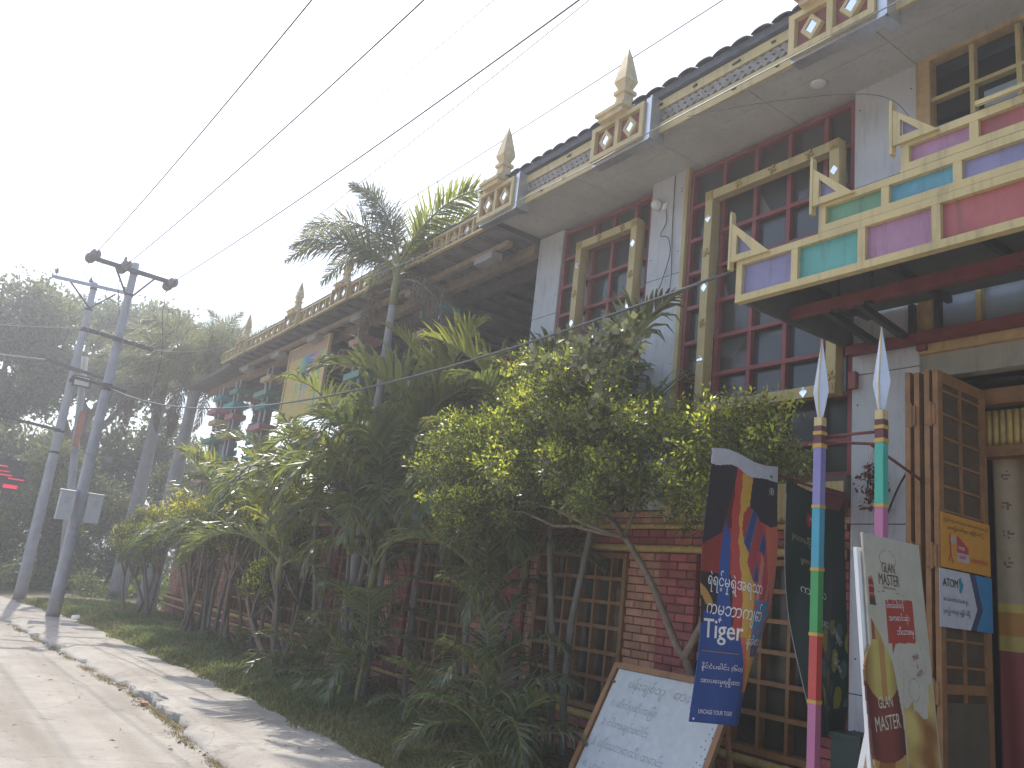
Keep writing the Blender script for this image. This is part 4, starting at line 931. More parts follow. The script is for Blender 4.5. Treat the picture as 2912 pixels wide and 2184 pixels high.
# ------------------------------------------------------------------ utility poles
conc = mat('weathered concrete', (.36, .36, .375), .85, .15, 3, .4, 60, stain=.5)
galv = mat('galvanised steel', (.30, .31, .33), .45, .15, 8, .1, metal=.5)
rust = mat('dark rusty steel', (.07, .06, .06), .7, .25, 8, .2)
porc = mat('grey porcelain', (.13, .12, .125), .25, .15, 8, 0)
boxm = mat('grey meter box', (.46, .46, .47), .5, .1, 4, .05, stain=.25)
def pole(name, label, x, y, h, r0, r1, lean=0.):
    t = thing('utility_pole', label, 'utility pole', (x, y, 0), 'concrete utility poles')
    m_ = MB(); m_.tube([(x+lean*z/h, y, z) for z in np.linspace(-.1, h, 12)], list(np.linspace(r0, r1, 12)), 12); m_.build('shaft', conc, t, True)
    return t
A = pole('utility_pole', 'nearer grey concrete utility pole carrying two grey boxes', 3.0, 21.2, 8.38, .145, .085, -.02)
m_ = MB(); m_.bar((2.02, 21.08, 8.17), (3.92, 21.08, 8.12), .08, .10); m_.build('crossarm', rust, A)
for x in (2.55, 3.45):
    m_ = MB(); m_.bar((x, 21.08, 8.10), (2.98+.09*(1 if x > 3 else -1), 21.12, 7.55), .045, .02, up=(0,1,0)); m_.build('brace', rust, A)
for z in (8.12, 7.55, 6.40, 5.28, 5.18):
    m_ = MB(); r = .145-.06*z/8.4+.012; m_.lathe((2.985, 21.2, z), [(r, -.03), (r, .03)], 14); m_.build('band', rust, A)
m_ = MB(); m_.bar((2.16, 21.06, 6.44), (3.78, 21.06, 6.34), .07, .08); m_.build('crossarm', rust, A)
def disc_ins(x, y, z, d=1):
    m_ = MB(); 
    for i in range(2):
        yy = y-.10*i*d; R_ = .125-.01*i
        vs = []; n = 14
        for (q, rr_) in ((-.035, .04), (-.02, R_), (.0, R_), (.03, .05), (.05, .035)):
            vs.append([(x+rr_*math.cos(2*math.pi*j/n), yy-q*d, z+rr_*math.sin(2*math.pi*j/n)) for j in range(n)])
        b = len(m_.v)
        for ring in vs: m_.v += ring
        for k in range(4):
            for j in range(n): m_.f.append((b+k*n+j, b+k*n+(j+1)%n, b+(k+1)*n+(j+1)%n, b+(k+1)*n+j)); m_.mi.append(0)
    m_.tube([(x, y+.08*d, z), (x, y-.26*d, z)], .014, 6); return m_.build('insulator', porc, A, True)
for x, z in ((2.05, 8.24), (2.76, 8.20), (3.86, 8.10)): disc_ins(x, 20.98, z); disc_ins(x-.06, 21.22, z-.04, -1)
for x, z in ((2.72, 8.24),):
    m_ = MB(); m_.lathe((x, 21.08, z), [(.012, -.02), (.012, .05), (.05, .06), (.05, .08), (.03, .09), (.045, .11), (.045, .13), (.03, .14), (.03, .19)], 10); m_.build('insulator', porc, A, True)
for i in range(6):
    x = 2.3+i*.26; m_ = MB(); m_.lathe((x, 21.0, 6.43-.06*i*.26/.26*.25), [(.02, -.05), (.035, -.04), (.025, 0), (.035, .04), (.02, .05)], 8); m_.build('spool', porc, A, True)
for x0, x1 in ((2.55, 2.84), (3.13, 3.42)):
    m_ = MB(); m_.box(x0, x1, 20.86, 21.12, 2.08, 2.70); b_ = m_.build('meter_box', boxm, A)
    m_ = MB(); m_.add([(x0-.02, 20.83, 2.705), (x1+.02, 20.83, 2.705), (x1+.02, 21.14, 2.72), (x0-.02, 21.14, 2.72), (x0-.02, 20.83, 2.73), (x1+.02, 20.83, 2.73), (x1+.02, 21.14, 2.76), (x0-.02, 21.14, 2.76)], [(0,1,2,3),(7,6,5,4),(0,4,5,1),(1,5,6,2),(2,6,7,3),(3,7,4,0)]); m_.build('lid', boxm, b_)
    m_ = MB()
    for k in range(3): m_.box(x0+.09, x1-.09, 20.852, 20.858, 2.45+.05*k, 2.455+.05*k)
    m_.build('louvre', steeld, b_)
m_ = MB(); m_.bar((2.62, 21.06, 3.62), (3.36, 21.06, 3.60), .03, .03); m_.box(2.56, 2.66, 21.0, 21.1, 3.58, 3.72); m_.box(3.33, 3.44, 21.0, 21.1, 3.5, 3.62); m_.build('camera_arm', galv, A)
# painted band and number low on the pole
s8 = lambda u, v: (Vector((3.0+.137*math.sin((u-.1)/.137), 21.2-.137*math.cos((u-.1)/.137), v)), Vector((math.sin((u-.1)/.137), -math.cos((u-.1)/.137), 0)))
text_on('painted_number', '1341', s8, -.02, 1.88, .2, mat('faded red paint', (.30, .17, .16), .8), A, .09, .004); text_on('painted_number', '2110', s8, -.02, 1.70, .2, mat('faded blue paint', (.10, .20, .30), .8), A, .09, .004)
m_ = MB(); m_.bar((2.2, 21.05, 5.28), (3.4, 21.05, 5.2), .05, .06); m_.build('crossarm', rust, A)
A2 = pole('utility_pole', 'farther concrete utility pole with a floodlight behind the nearer pole', 2.84, 26.4, 9.1, .16, .09, -.09)
m_ = MB(); m_.bar((1.62, 26.28, 8.92), (3.62, 26.28, 9.02), .08, .09); m_.build('crossarm', galv, A2)
for x in (2.12, 3.35): m_ = MB(); m_.bar((x, 26.28, 8.9), (2.76, 26.3, 8.28), .05, .02, up=(0,1,0)); m_.build('brace', rust, A2)
for x in (1.72, 2.62, 3.55):
    m_ = MB(); m_.lathe((x, 26.28, 8.98), [(.012, 0), (.012, .06), (.055, .07), (.055, .09), (.035, .10), (.05, .13), (.05, .15), (.03, .17), (.03, .22)], 10); m_.build('insulator', porc, A2, True)
for z in (8.9, 8.25, 7.6, 6.4, 4.6, 4.0):
    r = .16-.07*z/9.1+.012; m_ = MB(); m_.lathe((2.84-.09*z/9.1, 26.4, z), [(r, -.03), (r, .03)], 14); m_.build('band', rust, A2)
m_ = MB(); m_.bar((2.0, 26.25, 6.5), (3.6, 26.25, 6.33), .07, .08); m_.build('crossarm', rust, A2)
m_ = MB(); m_.bar((.9, 26.25, 4.75), (2.8, 26.28, 4.62), .06, .08); m_.build('crossarm', rust, A2)
fl = MB(); fl.box(2.78, 3.24, 26.06, 26.16, 5.92, 6.24); fl = fl.build('floodlight', steeld, A2)
m_ = MB(); m_.box(2.82, 3.20, 26.05, 26.058, 5.96, 6.20); m_.build('lens', mat('floodlight glass', (.50, .50, .45), .2, .1), fl)
m_ = MB(); m_.box(2.70, 2.8, 26.14, 26.25, 6.02, 6.12); m_.build('bracket', steeld, fl)
# strut pole behind
st_ = thing('pole_strut', 'slanting concrete strut pole standing behind the near utility pole', 'strut pole', (3.75, 26.9, 0))
m_ = MB(); m_.tube([(3.85, 26.6, -.1), (3.0, 26.62, 6.9)], [.13, .09], 10); m_.build('shaft', conc, st_, True)
m_ = MB(); m_.box(3.2, 3.36, 26.4, 26.5, 4.1, 5.3); m_.build('orange_plate', mat('faded orange plate', (.40, .16, .09), .6, .2), st_)
# ------------------------------------------------------------------ wires
def wire(name, a, b, sag, r, mm, label, n=28):
    a, b = Vector(a), Vector(b); pts = []
    for i in range(n+1):
        t = i/n; p = a.lerp(b, t); p.z -= sag*4*t*(1-t); pts.append(p)
    m_ = MB(); m_.tube(pts, r, 5); return tag(m_.build(name, mm, None, True), label, 'wire')
wire('power_line', (2.05, 20.72, 8.24), (2.50, -8, 8.1), .45, .011, wire_b, 'thick overhead power line leaving the left insulator of the near pole')
wire('power_line', (2.76, 20.72, 8.20), (3.62, -8, 8.1), .45, .011, wire_b, 'thick overhead power line leaving the middle insulator of the near pole')
wire('power_line', (3.86, 20.72, 8.10), (4.85, -8, 8.1), .42, .011, wire_b, 'thick overhead power line leaving the right insulator of the near pole')
wire('phone_line', (3.55, 26.3, 9.15), (3.85, -8, 7.9), .75, .006, wire_g, 'thin faint overhead wire between the middle and right power lines')
wire('phone_line', (3.72, 21.0, 6.45), (4.9, -8, 8.8), .15, .0065, wire_g, 'thin overhead wire passing just above the foxtail palm')
wire('phone_line', (5.35, 20, 7.85), (5.45, -8, 7.85), .2, .0065, wire_b, 'thin overhead wire passing over the two near roof finials')
wire('service_cable', (3.05, 21.05, 5.2), (4.52, 3.84, 4.12), .75, .013, mat('service cable', (.10, .10, .105), .4, .1), 'sagging service cable from the near pole to the canopy corner')
wire('service_cable', (2.0, 26.2, 6.5), (-6, 31, 7.4), .3, .02, wire_g, 'cable running left from the far pole into the trees')
wire('service_cable', (2.16, 21.0, 6.44), (-5, 27, 6.9), .3, .012, wire_g, 'thin cable running left from the near pole')
wire('service_cable', (3.78, 21.0, 6.34), (5.15, 19.6, 6.6), .12, .008, wire_g, 'thin cable from the near pole to the end of the long eave')
def loop(pts, label):
    m_ = MB(); m_.tube(curve_pts(pts, 6), .008, 5); tag(m_.build('jumper_wire', wire_b, None, True), label, 'wire')
loop([(1.99, 21.3, 8.1), (1.95, 21.3, 7.8), (2.12, 21.3, 7.65), (2.25, 21.2, 7.8), (2.25, 21.0, 8.15)], 'looping jumper wire under the left insulator')
loop([(2.72, 21.35, 8.05), (2.75, 21.4, 7.7), (2.85, 21.4, 7.3), (2.95, 21.36, 6.9)], 'jumper wire hanging under the middle insulator')
loop([(3.82, 21.35, 8.0), (3.9, 21.6, 7.4), (4.2, 22.2, 6.6), (4.4, 23.2, 5.6)], 'double jumper wires dropping from the right insulator')
loop([(3.88, 20.8, 8.0), (3.7, 20.9, 7.75), (3.5, 21.0, 7.55)], 'short jumper wire beside the right insulator')
# LED sign and red board at the far left
LS = thing('led_sign', 'dark signboard with glowing red lines among the trees', 'sign', (1.6, 34, 2.2))
m_ = MB(); m_.box(-.6, 2.85, 34.0, 34.12, 3.05, 4.2); m_.build('panel', mat('black panel', (.012, .010, .014), .4, .2), LS)
em = bpy.data.materials.new('red LED'); em.use_nodes = True; eb = em.node_tree.nodes['Principled BSDF']; eb.inputs['Base Color'].default_value = (.4, .01, .03, 1); eb.inputs['Emission Color'].default_value = (1, .03, .08, 1); eb.inputs['Emission Strength'].default_value = .45
for x0, x1, z0, z1 in ((1.2, 2.2, 3.23, 3.34), (2.3, 2.75, 3.20, 3.33), (1.5, 2.5, 3.62, 3.66), (2.0, 2.3, 3.92, 3.96), (2.4, 2.9, 3.52, 3.56), (2.1, 2.4, 3.75, 3.78)):
    m_ = MB(); m_.box(x0, x1, 33.98, 33.995, z0, z1); m_.build('led_bar', em, LS)
m_ = MB(); m_.box(0, .12, 34.02, 34.1, 0, 3.05); m_.box(2.6, 2.72, 34.02, 34.1, 0, 3.05); m_.build('leg', steeld, LS)
RB = thing('red_board', 'small faded red board below the glowing sign', 'sign', (2.3, 33.8, 2.1))
s9 = flat((1.7, 33.7, 2.12), (1,0,0), (0,0,1), (0,-1,0))
sheet('board', s9, 0, 1.12, 0, .46, 20, 10, lambda u, v: (.36, .05, .055), RB, .02); text_on('lettering', 'ကြိုဆိုပါသည်', s9, .35, .12, .7, LW, RB, .2, .004)
m_ = MB(); m_.box(1.8, 1.85, 33.73, 33.78, 0, 2.15); m_.box(2.6, 2.65, 33.73, 33.78, 0, 2.15); m_.build('leg', steeld, RB)
# ------------------------------------------------------------------ plants
palm_leaf = leafmat('palm leaflet', (.105, .13, .065), (.30, .36, .075), .36, .28, .4, .6)
palm_young = leafmat('young palm leaflet', (.085, .11, .03), (.42, .44, .055), .45, .36, .25, .4)
palm_dry = leafmat('dry palm leaflet', (.16, .12, .085), (.20, .14, .08), .25, .6, .25, .2)
fox_leaf = leafmat('foxtail leaflet', (.12, .135, .09), (.30, .33, .14), .38, .4, .35, .5)
stemg = mat('green palm stem', (.20, .21, .07), .5, .25, 8, .1)
palm_bark = mat('ringed palm bark', (.17, .155, .13), .8, .2, 6, .4, 50, stain=.4)
palm_bark2 = mat('pale foxtail bark', (.30, .29, .285), .8, .18, 4, .35, 40, stain=.35)
bark = mat('shrub bark', (.21, .165, .12), .85, .3, 10, .5, 60)
bark_d = mat('dark tree bark', (.10, .08, .065), .9, .3, 5, .5, 40)
shrub_old = leafmat('shrub leaf', (.115, .13, .045), (.33, .36, .055), .38, .38, .45, .5)
shrub_new = leafmat('young shrub leaf', (.36, .40, .06), (.85, .86, .09), .5, .42, .2, .4)
tree_leaf = leafmat('rain tree leaf', (.085, .105, .06), (.24, .29, .09), .34, .5, .45, .35)
tree_leaf2 = leafmat('pale tree leaf', (.085, .115, .045), (.28, .34, .08), .36, .5, .4, .35)
vine_leaf = leafmat('vine leaf', (.13, .14, .08), (.25, .27, .12), .3, .4, .3, .5)
def frond_mesh(name, seed, L, e0, bend, n, ll, wid, droop, mats, vee=30, plumose=False, start=.16, power=1.35, hookup=0.):
    """one pinnate frond growing along +X from the origin; e0 launch elevation, bend total downward curve (deg)"""
    r = random.Random(seed); NS = 14; P = [Vector((0, 0, 0))]; Tn = []
    for i in range(NS):
        a = R(e0-bend*((i+.5)/NS)**power); d = Vector((math.cos(a), 0, math.sin(a))); P.append(P[-1]+d*(L/NS)); Tn.append(d)
    Tn.append(Tn[-1])
    mb = MB(); mb.tube(P, [.016*L/1.5*(1-.85*i/NS)+.002 for i in range(NS+1)], 5, 0)
    V = mb.v; Fq = mb.f; MI = mb.mi
    for i in range(n):
        s = start+(1-start)*(i+.3)/n; q = s*NS; k = min(NS-1, int(q)); f = q-k
        p = P[k].lerp(P[k+1], f); T = Tn[k]; N = Vector((-T.z, 0, T.x))
        prof = (math.sin(math.pi*min(1, (.18+.80*s)))**.7)*(.55+.45*min(1, (s-start)*6+.25))
        sides = (-1, 1) if not plumose else (-1, 1, -1, 1, -1, 1)
        for c, sd_ in enumerate(sides):
            if r.random() < .07: continue
            l = ll*prof*r.uniform(.85, 1.1)
            fw = R(28+38*s**1.5+r.uniform(-6, 6)); lift = R(vee+r.uniform(-9, 9)) if not plumose else R(r.uniform(-85, 85))
            d = (Vector((0, sd_, 0))*math.cos(lift)+N*math.sin(lift))*math.cos(fw)+T*math.sin(fw); d.normalize()
            side = d.cross(N); side = (side if side.length > .05 else T).normalized()
            w = wid*r.uniform(.8, 1.1)*(.6+.4*prof); pt = p.copy(); b0 = len(V); seg = 4; ws = (.45, 1., .85, .5)
            dr = droop*r.uniform(.35, 1.9); mk = 2 if r.random() < .05 else 1
            for j in range(seg):
                sd2 = T-d*T.dot(d); sd2 = sd2.normalized() if sd2.length > .05 else side
                V.append(tuple(pt-sd2*w*ws[j]*.5)); V.append(tuple(pt+sd2*w*ws[j]*.5))
                pt = pt+d*(l/seg); d = (d+Vector((0, 0, -dr*(j+1)**2*.32))).normalized()
            V.append(tuple(pt))
            for j in range(seg-1): Fq.append((b0+2*j, b0+2*j+1, b0+2*j+3, b0+2*j+2)); MI.append(mk)
            Fq.append((b0+2*seg-2, b0+2*seg-1, b0+2*seg)); MI.append(2 if r.random() < .25 else mk)
    me = bpy.data.meshes.new(name); me.from_pydata(V, [], Fq)
    for mm in (*mats, palm_dry): me.materials.append(mm)
    me.polygons.foreach_set('material_index', MI); return me
FR = {}
for k, (e0, bend) in enumerate([(82, 70), (70, 85), (58, 95), (42, 100), (25, 95), (5, 75), (75, 120)]):
    FR[k] = frond_mesh('frond', 20+k, 1.5, e0, bend, 36, .60, .042, .26, (stemg, palm_leaf))
    FR['y%d' % k] = frond_mesh('frond', 60+k, 1.45, e0, bend*.8, 34, .58, .042, .14, (stemg, palm_young), vee=36)
    FR['n%d' % k] = frond_mesh('frond', 90+k, 1.15, e0, bend*1.05, 28, .48, .034, .34, (stemg, palm_leaf), vee=22)
FR['dry'] = frond_mesh('dry_frond', 7, 1.4, 20, 130, 28, .5, .02, .9, (palm_bark, palm_dry), power=.7)
FR['drop'] = frond_mesh('frond', 8, 1.5, 55, 150, 32, .55, .032, .55, (stemg, palm_leaf), vee=10)
def put(key, parent, loc, az, sc=1., roll=0., name='frond'):
    o = bpy.data.objects.new(name, FR[key]); C.objects.link(o); o.parent = parent
    if parent.get('_base') is not None: o.matrix_parent_inverse = Matrix.Translation(-Vector(parent['_base']))
    o.location = loc; o.rotation_euler = (roll, 0, az); o.scale = (sc, sc, sc); return o
def areca(base, stems, label, seed, group='areca palms along the wall'):
    """stems: (dx, dy, height, scale, n_fronds, kind)"""
    r = random.Random(seed); t = thing('areca_palm', label, 'palm', base, group); bx_, by_, bz_ = base
    for dx, dy, h, sc, n, kind in stems:
        x, y = bx_+dx, by_+dy
        wx, wy = r.uniform(-.09, .09), r.uniform(-.12, .12)
        pts = [(bx_+dx*.35+dx*.65*(z**1.3)+wx*math.sin(z*math.pi), by_+dy*.35+dy*.65*(z**1.3)+wy*math.sin(z*4.4), bz_-.12+(h+.06)*z) for z in (0, .25, .5, .75, 1)]
        m_ = MB(); P = []; rad = []
        for i in range(28):
            q = i/27*4; k = min(3, int(q)); f = q-k; a, b = Vector(pts[k]), Vector(pts[k+1]); P.append(a.lerp(b, f)); rad.append((.040 if i % 2 else .036)*(1-.25*i/27)*(.7+.3*sc))
        m_.tube(P, rad, 8); m_.build('trunk', palm_bark if h > .6 else stemg, t, True)
        top = Vector(pts[-1])
        if h > .5:
            m_ = MB(); m_.tube([top, top+Vector((0, 0, .22*sc)), top+Vector((0, 0, .5*sc))], [.045*sc, .05*sc, .016], 8); m_.build('crownshaft', stemg, t, True)
        a0 = r.uniform(0, 6.28)
        for i in range(n):
            az = a0+i*2.399+r.uniform(-.25, .25); lvl = i/max(1, n-1)
            k = min(5, int(lvl*5.2+r.uniform(-.3, .7))); 
            key = k
            if kind == 'y' and lvl < .45: key = 'y%d' % k
            elif kind == 'n': key = 'n%d' % k
            elif kind == 'd' and lvl > .75: key = 'drop'
            elif kind == 'dd' and lvl > .5: key = 'dry' if r.random() < .3 else 'drop'
            put(key, t, top+Vector((0, 0, .42*sc*(1-lvl*.55) if h > .5 else .0)), az, sc*r.uniform(.85, 1.12), r.uniform(-.2, .2))
    return t
def leaf_cloud(blobs, n, size, seed, clump=.10, per=9, shell=.45, young=.0, ynorm=.25, elong=2.2, sub=0):
    """leaf rhombi in clumps through ellipsoids; returns V,F,material index. blobs=(cx,cy,cz,rx,ry,rz)"""
    r = np.random.RandomState(seed); B_ = np.array(blobs, float)
    if sub:
        L_ = [B_*np.array([1, 1, 1, .72, .72, .72])]
        for _ in range(sub):
            dd = r.randn(len(B_), 3); dd /= np.linalg.norm(dd, axis=1)[:,None]; k_ = .22+.16*r.rand(len(B_), 1); L_.append(np.c_[B_[:,:3]+dd*B_[:,3:]*(.70+.25*r.rand(len(B_), 1)), B_[:,3:].mean(1)[:,None]*k_*np.array([1, 1, .8])])
        B_ = np.concatenate(L_)
    vol = B_[:,3]*B_[:,4]*B_[:,5]; pr = vol**.8; pr /= pr.sum()
    m_ = max(1, n//per); bi = r.choice(len(B_), m_, p=pr)
    d = r.randn(m_, 3); d /= np.linalg.norm(d, axis=1)[:,None]
    rad = r.rand(m_)**shell*(1+.14*np.sin(d[:,0]*7+bi)*np.sin(d[:,1]*9+d[:,2]*6)+.10*r.randn(m_)*.5)
    c = B_[bi,:3]+d*rad[:,None]*B_[bi,3:]
    outer = rad*np.clip(.55+.75*d[:,2], 0, 1.5)
    ii = np.repeat(np.arange(m_), per); N = len(ii)
    p = c[ii]+r.randn(N, 3)*clump
    a = d[ii]*.6+r.randn(N, 3)*.75; a[:,2] += .15; a /= np.linalg.norm(a, axis=1)[:,None]
    b = np.cross(a, r.randn(N, 3)); b /= np.maximum(1e-6, np.linalg.norm(b, axis=1))[:,None]
    nrm = np.cross(a, b)
    s = size*(.65+.7*r.rand(N))[:,None]
    V = np.empty((N, 4, 3)); V[:,0] = p; V[:,1] = p+a*s*.5+b*s/elong*.5+nrm*s*.08; V[:,2] = p+a*s; V[:,3] = p+a*s*.5-b*s/elong*.5+nrm*s*.08
    F = np.arange(N*4).reshape(N, 4)
    mi = np.zeros(N, int)
    if young: mi[(outer[ii] > (1-ynorm)) & (r.rand(N) < young)] = 1
    return V.reshape(-1, 3), F, mi
def branches(mb, base, targets, r0, seed, wob=.12, n=6, r1=.006):
    r = random.Random(seed); base = Vector(base)
    for tg in targets:
        tg = Vector(tg); P = []
        for i in range(n+1):
            t = i/n; p = base.lerp(tg, t); p += Vector((r.uniform(-1, 1), r.uniform(-1, 1), r.uniform(-.6, .9)))*wob*math.sin(math.pi*t)*(tg-base).length*.35; P.append(p)
        mb.tube(P, [r0*(1-t/n)+r1 for t in range(n+1)], 6)
# --- big yellow-green shrub beside the whiteboard
bs = thing('duranta_tree', 'large spreading shrub with yellow green tips leaning over the whiteboard', 'shrub', (5.58, 4.6, 0))
tr = MB(); tp = curve_pts([(5.58, 4.6, -.05), (5.53, 4.76, .6), (5.46, 4.94, 1.18), (5.4, 5.04, 1.35), (5.28, 5.25, 1.82), (5.13, 5.45, 2.18), (4.96, 5.7, 2.5), (4.85, 6.0, 2.72)], 5)
tr.tube(tp, [.040-.018*i/len(tp) for i in range(len(tp))], 8)
tp = curve_pts([(5.44, 4.98, 1.24), (5.42, 4.78, 1.55), (5.34, 4.5, 1.95), (5.18, 4.22, 2.5), (5.05, 4.1, 2.9)], 5); tr.tube(tp, [.036-.018*i/len(tp) for i in range(len(tp))], 7)
branches(tr, (4.85, 6.0, 2.72), [(4.6, 6.9, 3.1), (4.5, 7.2, 2.7), (4.7, 6.4, 3.6), (5.0, 6.2, 3.7), (4.4, 6.3, 3.0), (5.2, 5.6, 3.3), (4.6, 5.5, 3.2), (4.8, 7.5, 3.2)], .02, 3)
branches(tr, (5.11, 5.46, 2.2), [(4.9, 4.9, 2.9), (4.5, 5.6, 2.7), (4.6, 6.4, 2.5), (4.4, 5.2, 2.5), (4.5, 6.9, 2.4)], .016, 4)
branches(tr, (5.18, 4.22, 2.5), [(5.0, 3.8, 2.9), (4.9, 4.4, 3.1), (5.3, 3.9, 3.0), (4.8, 3.7, 2.7)], .012, 5)
tr.build('trunk', bark, bs, True)
blobs = [(4.72, 6.2, 3.2, .66, .80, .66), (4.65, 6.95, 3.05, .62, .78, .62), (4.75, 5.55, 3.15, .60, .70, .55), (4.55, 6.45, 2.68, .60, .80, .45), (4.5, 7.35, 2.8, .55, .62, .58), (4.85, 6.3, 3.72, .52, .65, .36), (4.9, 4.9, 2.95, .46, .52, .36), (5.0, 4.25, 2.98, .45, .58, .34), (4.95, 3.85, 2.82, .38, .42, .28), (4.7, 5.3, 2.6, .48, .66, .36), (4.9, 4.55, 2.5, .38, .48, .30), (4.5, 7.0, 2.35, .45, .6, .35)]
V, F, mi = leaf_cloud(blobs, 62000, .043, 11, clump=.042, per=12, shell=.45, young=.85, ynorm=.40, sub=12)
mi[(np.random.RandomState(3).rand(len(mi)) < .035)] = 2
obj('crown', np_mesh('crown', V, F, [shrub_old, shrub_new, palm_dry], mi), bs)
# --- vine on the service cable
vn = thing('climbing_vine', 'dusty climbing vine hanging on the service cable before the window pier', 'vine', (4.4, 5.4, 3.8))
blv = [(4.38, 5.35, 3.72, .10, .40, .20), (4.34, 5.1, 3.55, .12, .30, .35), (4.3, 5.9, 3.66, .06, .45, .10), (4.4, 4.9, 3.75, .08, .22, .18), (4.3, 4.95, 3.2, .05, .1, .35)]
V, F, mi = leaf_cloud(blv, 420, .085, 21, clump=.05, per=4, elong=1.4); obj('leaves', np_mesh('leaves', V, F, vine_leaf), vn)
m_ = MB(); rr = random.Random(2)
for i in range(9):
    y = 4.7+i*.15; P = [(4.38+rr.uniform(-.05, .05), y+rr.uniform(-.06, .06)*k, 3.85-.12*k+rr.uniform(-.03, .03)) for k in range(5)]; m_.tube(curve_pts(P, 4), .0035, 4)
m_.build('stem', bark, vn)
# --- areca palms
areca((5.45, 6.45, .08), [(.0, -.2, 2.85, 1.1, 7, ''), (-.1, .35, 2.48, .95, 6, '')], 'areca palm whose dark fronds show behind the big shrub against the window pier', 1)
areca((5.38, 7.65, .08), [(.0, .15, 2.90, 1.15, 8, 'y'), (-.15, .45, 2.39, 1.0, 6, ''), (-.2, -.1, 1.20, .95, 7, 'dd'), (.1, -.2, 1.75, .9, 6, 'd')], 'areca palm clump with tall arching fronds left of the big shrub', 2)
areca((5.3, 9.2, .08), [(-.05, .05, 2.95, 1.3, 7, 'y')], 'slim areca palm with a broad arching fan near the second pier', 3)
areca((4.94, 9.79, .08), [(.0, -.3, 2.55, 1.25, 7, 'y'), (-.15, .1, 2.3, 1.15, 8, 'd'), (-.2, .4, 1.84, 1.05, 8, 'dd'), (.1, .3, 2.35, 1.1, 7, ''), (-.1, -.1, 1.38, 1.0, 7, 'dd')], 'dense areca palm clump with the brightest upright frond and brown hanging leaves', 4)
areca((4.94, 11.25, .08), [(-.05, .0, 2.85, 1.2, 8, ''), (-.15, .35, 2.21, 1.1, 8, 'd')], 'areca palm clump just right of the rainbow signboard', 5)
areca((4.90, 12.44, .08), [(-.3, -.1, 1.33, 1.15, 8, 'y')], 'short areca palm with yellow fronds above the leaning shrub stems', 6)
areca((4.94, 13.54, .08), [(.0, .0, 2.35, 1.1, 7, ''), (-.1, .4, 1.9, 1.05, 7, '')], 'areca palm clump in front of the rainbow signboard', 7)
areca((4.94, 16.10, .08), [(.0, .1, 2.0, 1.2, 7, 'y'), (-.15, .6, 1.6, 1.15, 7, ''), (.0, -.6, 1.8, 1.1, 6, '')], 'farthest areca palm clump with one upright bright frond at the left of the hedge', 8)
areca((4.71, 6.59, .08), [(0, 0, 0.32, .95, 8, 'n'), (.15, .45, 0.51, .95, 8, 'n'), (-.1, -.35, 0.09, .85, 8, 'n')], 'low areca palm with drooping leaves left of the whiteboard', 9, 'low young palms in the verge')
areca((4.75, 7.7, .08), [(0, 0, 0.12, .8, 7, 'n')], 'low areca palm at the foot of the middle clump', 10, 'low young palms in the verge')
areca((4.71, 9.33, .08), [(0, 0, 0.55, .9, 8, 'n'), (-.05, .5, 0.28, .9, 7, 'n')], 'low areca palm below the brightest frond', 11, 'low young palms in the verge')
areca((4.76, 11.16, .08), [(0, 0, 0.23, .85, 8, 'n')], 'low areca palm under the leaning shrub stems', 12, 'low young palms in the verge')
areca((4.67, 14.00, .08), [(0, 0, 0.05, .7, 7, 'n')], 'small palm with pale shiny leaves on the grass edge', 13, 'low young palms in the verge')
# --- foxtail palms
FR['fox'] = frond_mesh('frond', 31, 1.9, 58, 95, 50, .50, .017, .10, (stemg, fox_leaf), plumose=True, start=.12)
FR['fox2'] = frond_mesh('frond', 32, 1.9, 38, 85, 50, .50, .017, .12, (stemg, fox_leaf), plumose=True, start=.12)
FR['fox3'] = frond_mesh('frond', 33, 1.9, 78, 60, 50, .50, .017, .08, (stemg, fox_leaf), plumose=True, start=.12)
FR['foxd'] = frond_mesh('dry_frond', 34, 1.9, 35, 150, 44, .46, .018, .9, (palm_bark, palm_dry), plumose=True, power=.6)
FR['foxy'] = frond_mesh('frond', 35, 1.95, 62, 80, 58, .52, .022, .10, (stemg, palm_young), plumose=True, start=.12)
def foxtail(x, y, h, r0, label, fr, lean=(0, 0), bulge=1.):
    t = thing('foxtail_palm', label, 'palm', (x, y, 0), 'foxtail palms'); P = []; rad = []
    for i in range(48):
        s = i/47; P.append((x+lean[0]*s, y+lean[1]*s, -.05+h*s)); rad.append(r0*(1+.30*math.exp(-s*9)+.12*bulge*math.sin(math.pi*min(1, s*1.3)))*(1-.32*s)*(1.0 if i % 2 else .955))
    m_ = MB(); m_.tube(P, rad, 12); m_.build('trunk', palm_bark2, t, True); top = Vector(P[-1])
    m_ = MB(); m_.tube([top, top+Vector((0, 0, .3)), top+Vector((0, 0, .7))], [r0*.68, r0*.72, r0*.3], 10); m_.build('crownshaft', stemg, t, True)
    for key, az, sc, dz in fr: put(key, t, top+Vector((0, 0, dz)), R(az), sc, rnd.uniform(-.2, .2), 'dry_frond' if key == 'foxd' else 'frond')
    return t
foxtail(5.05, 10.65, 5.45, .085, 'foxtail palm rising through the hedge in front of the long eave', [('fox2', 105, 1.05, .55), ('fox', 128, 1.05, .6), ('fox', 95, 1.0, .6), ('fox2', 138, 1.0, .5), ('fox2', 82, .9, .5), ('foxy', -68, 1.05, .65), ('foxy', -52, .9, .6), ('fox2', 160, .9, .5), ('fox3', 112, .95, .65), ('fox3', 140, .85, .65), ('foxd', -60, .95, .35), ('foxd', 110, .6, .25), ('foxd', -20, .7, .3), ('fox2', 40, .75, .45)], (-.2, -.3))
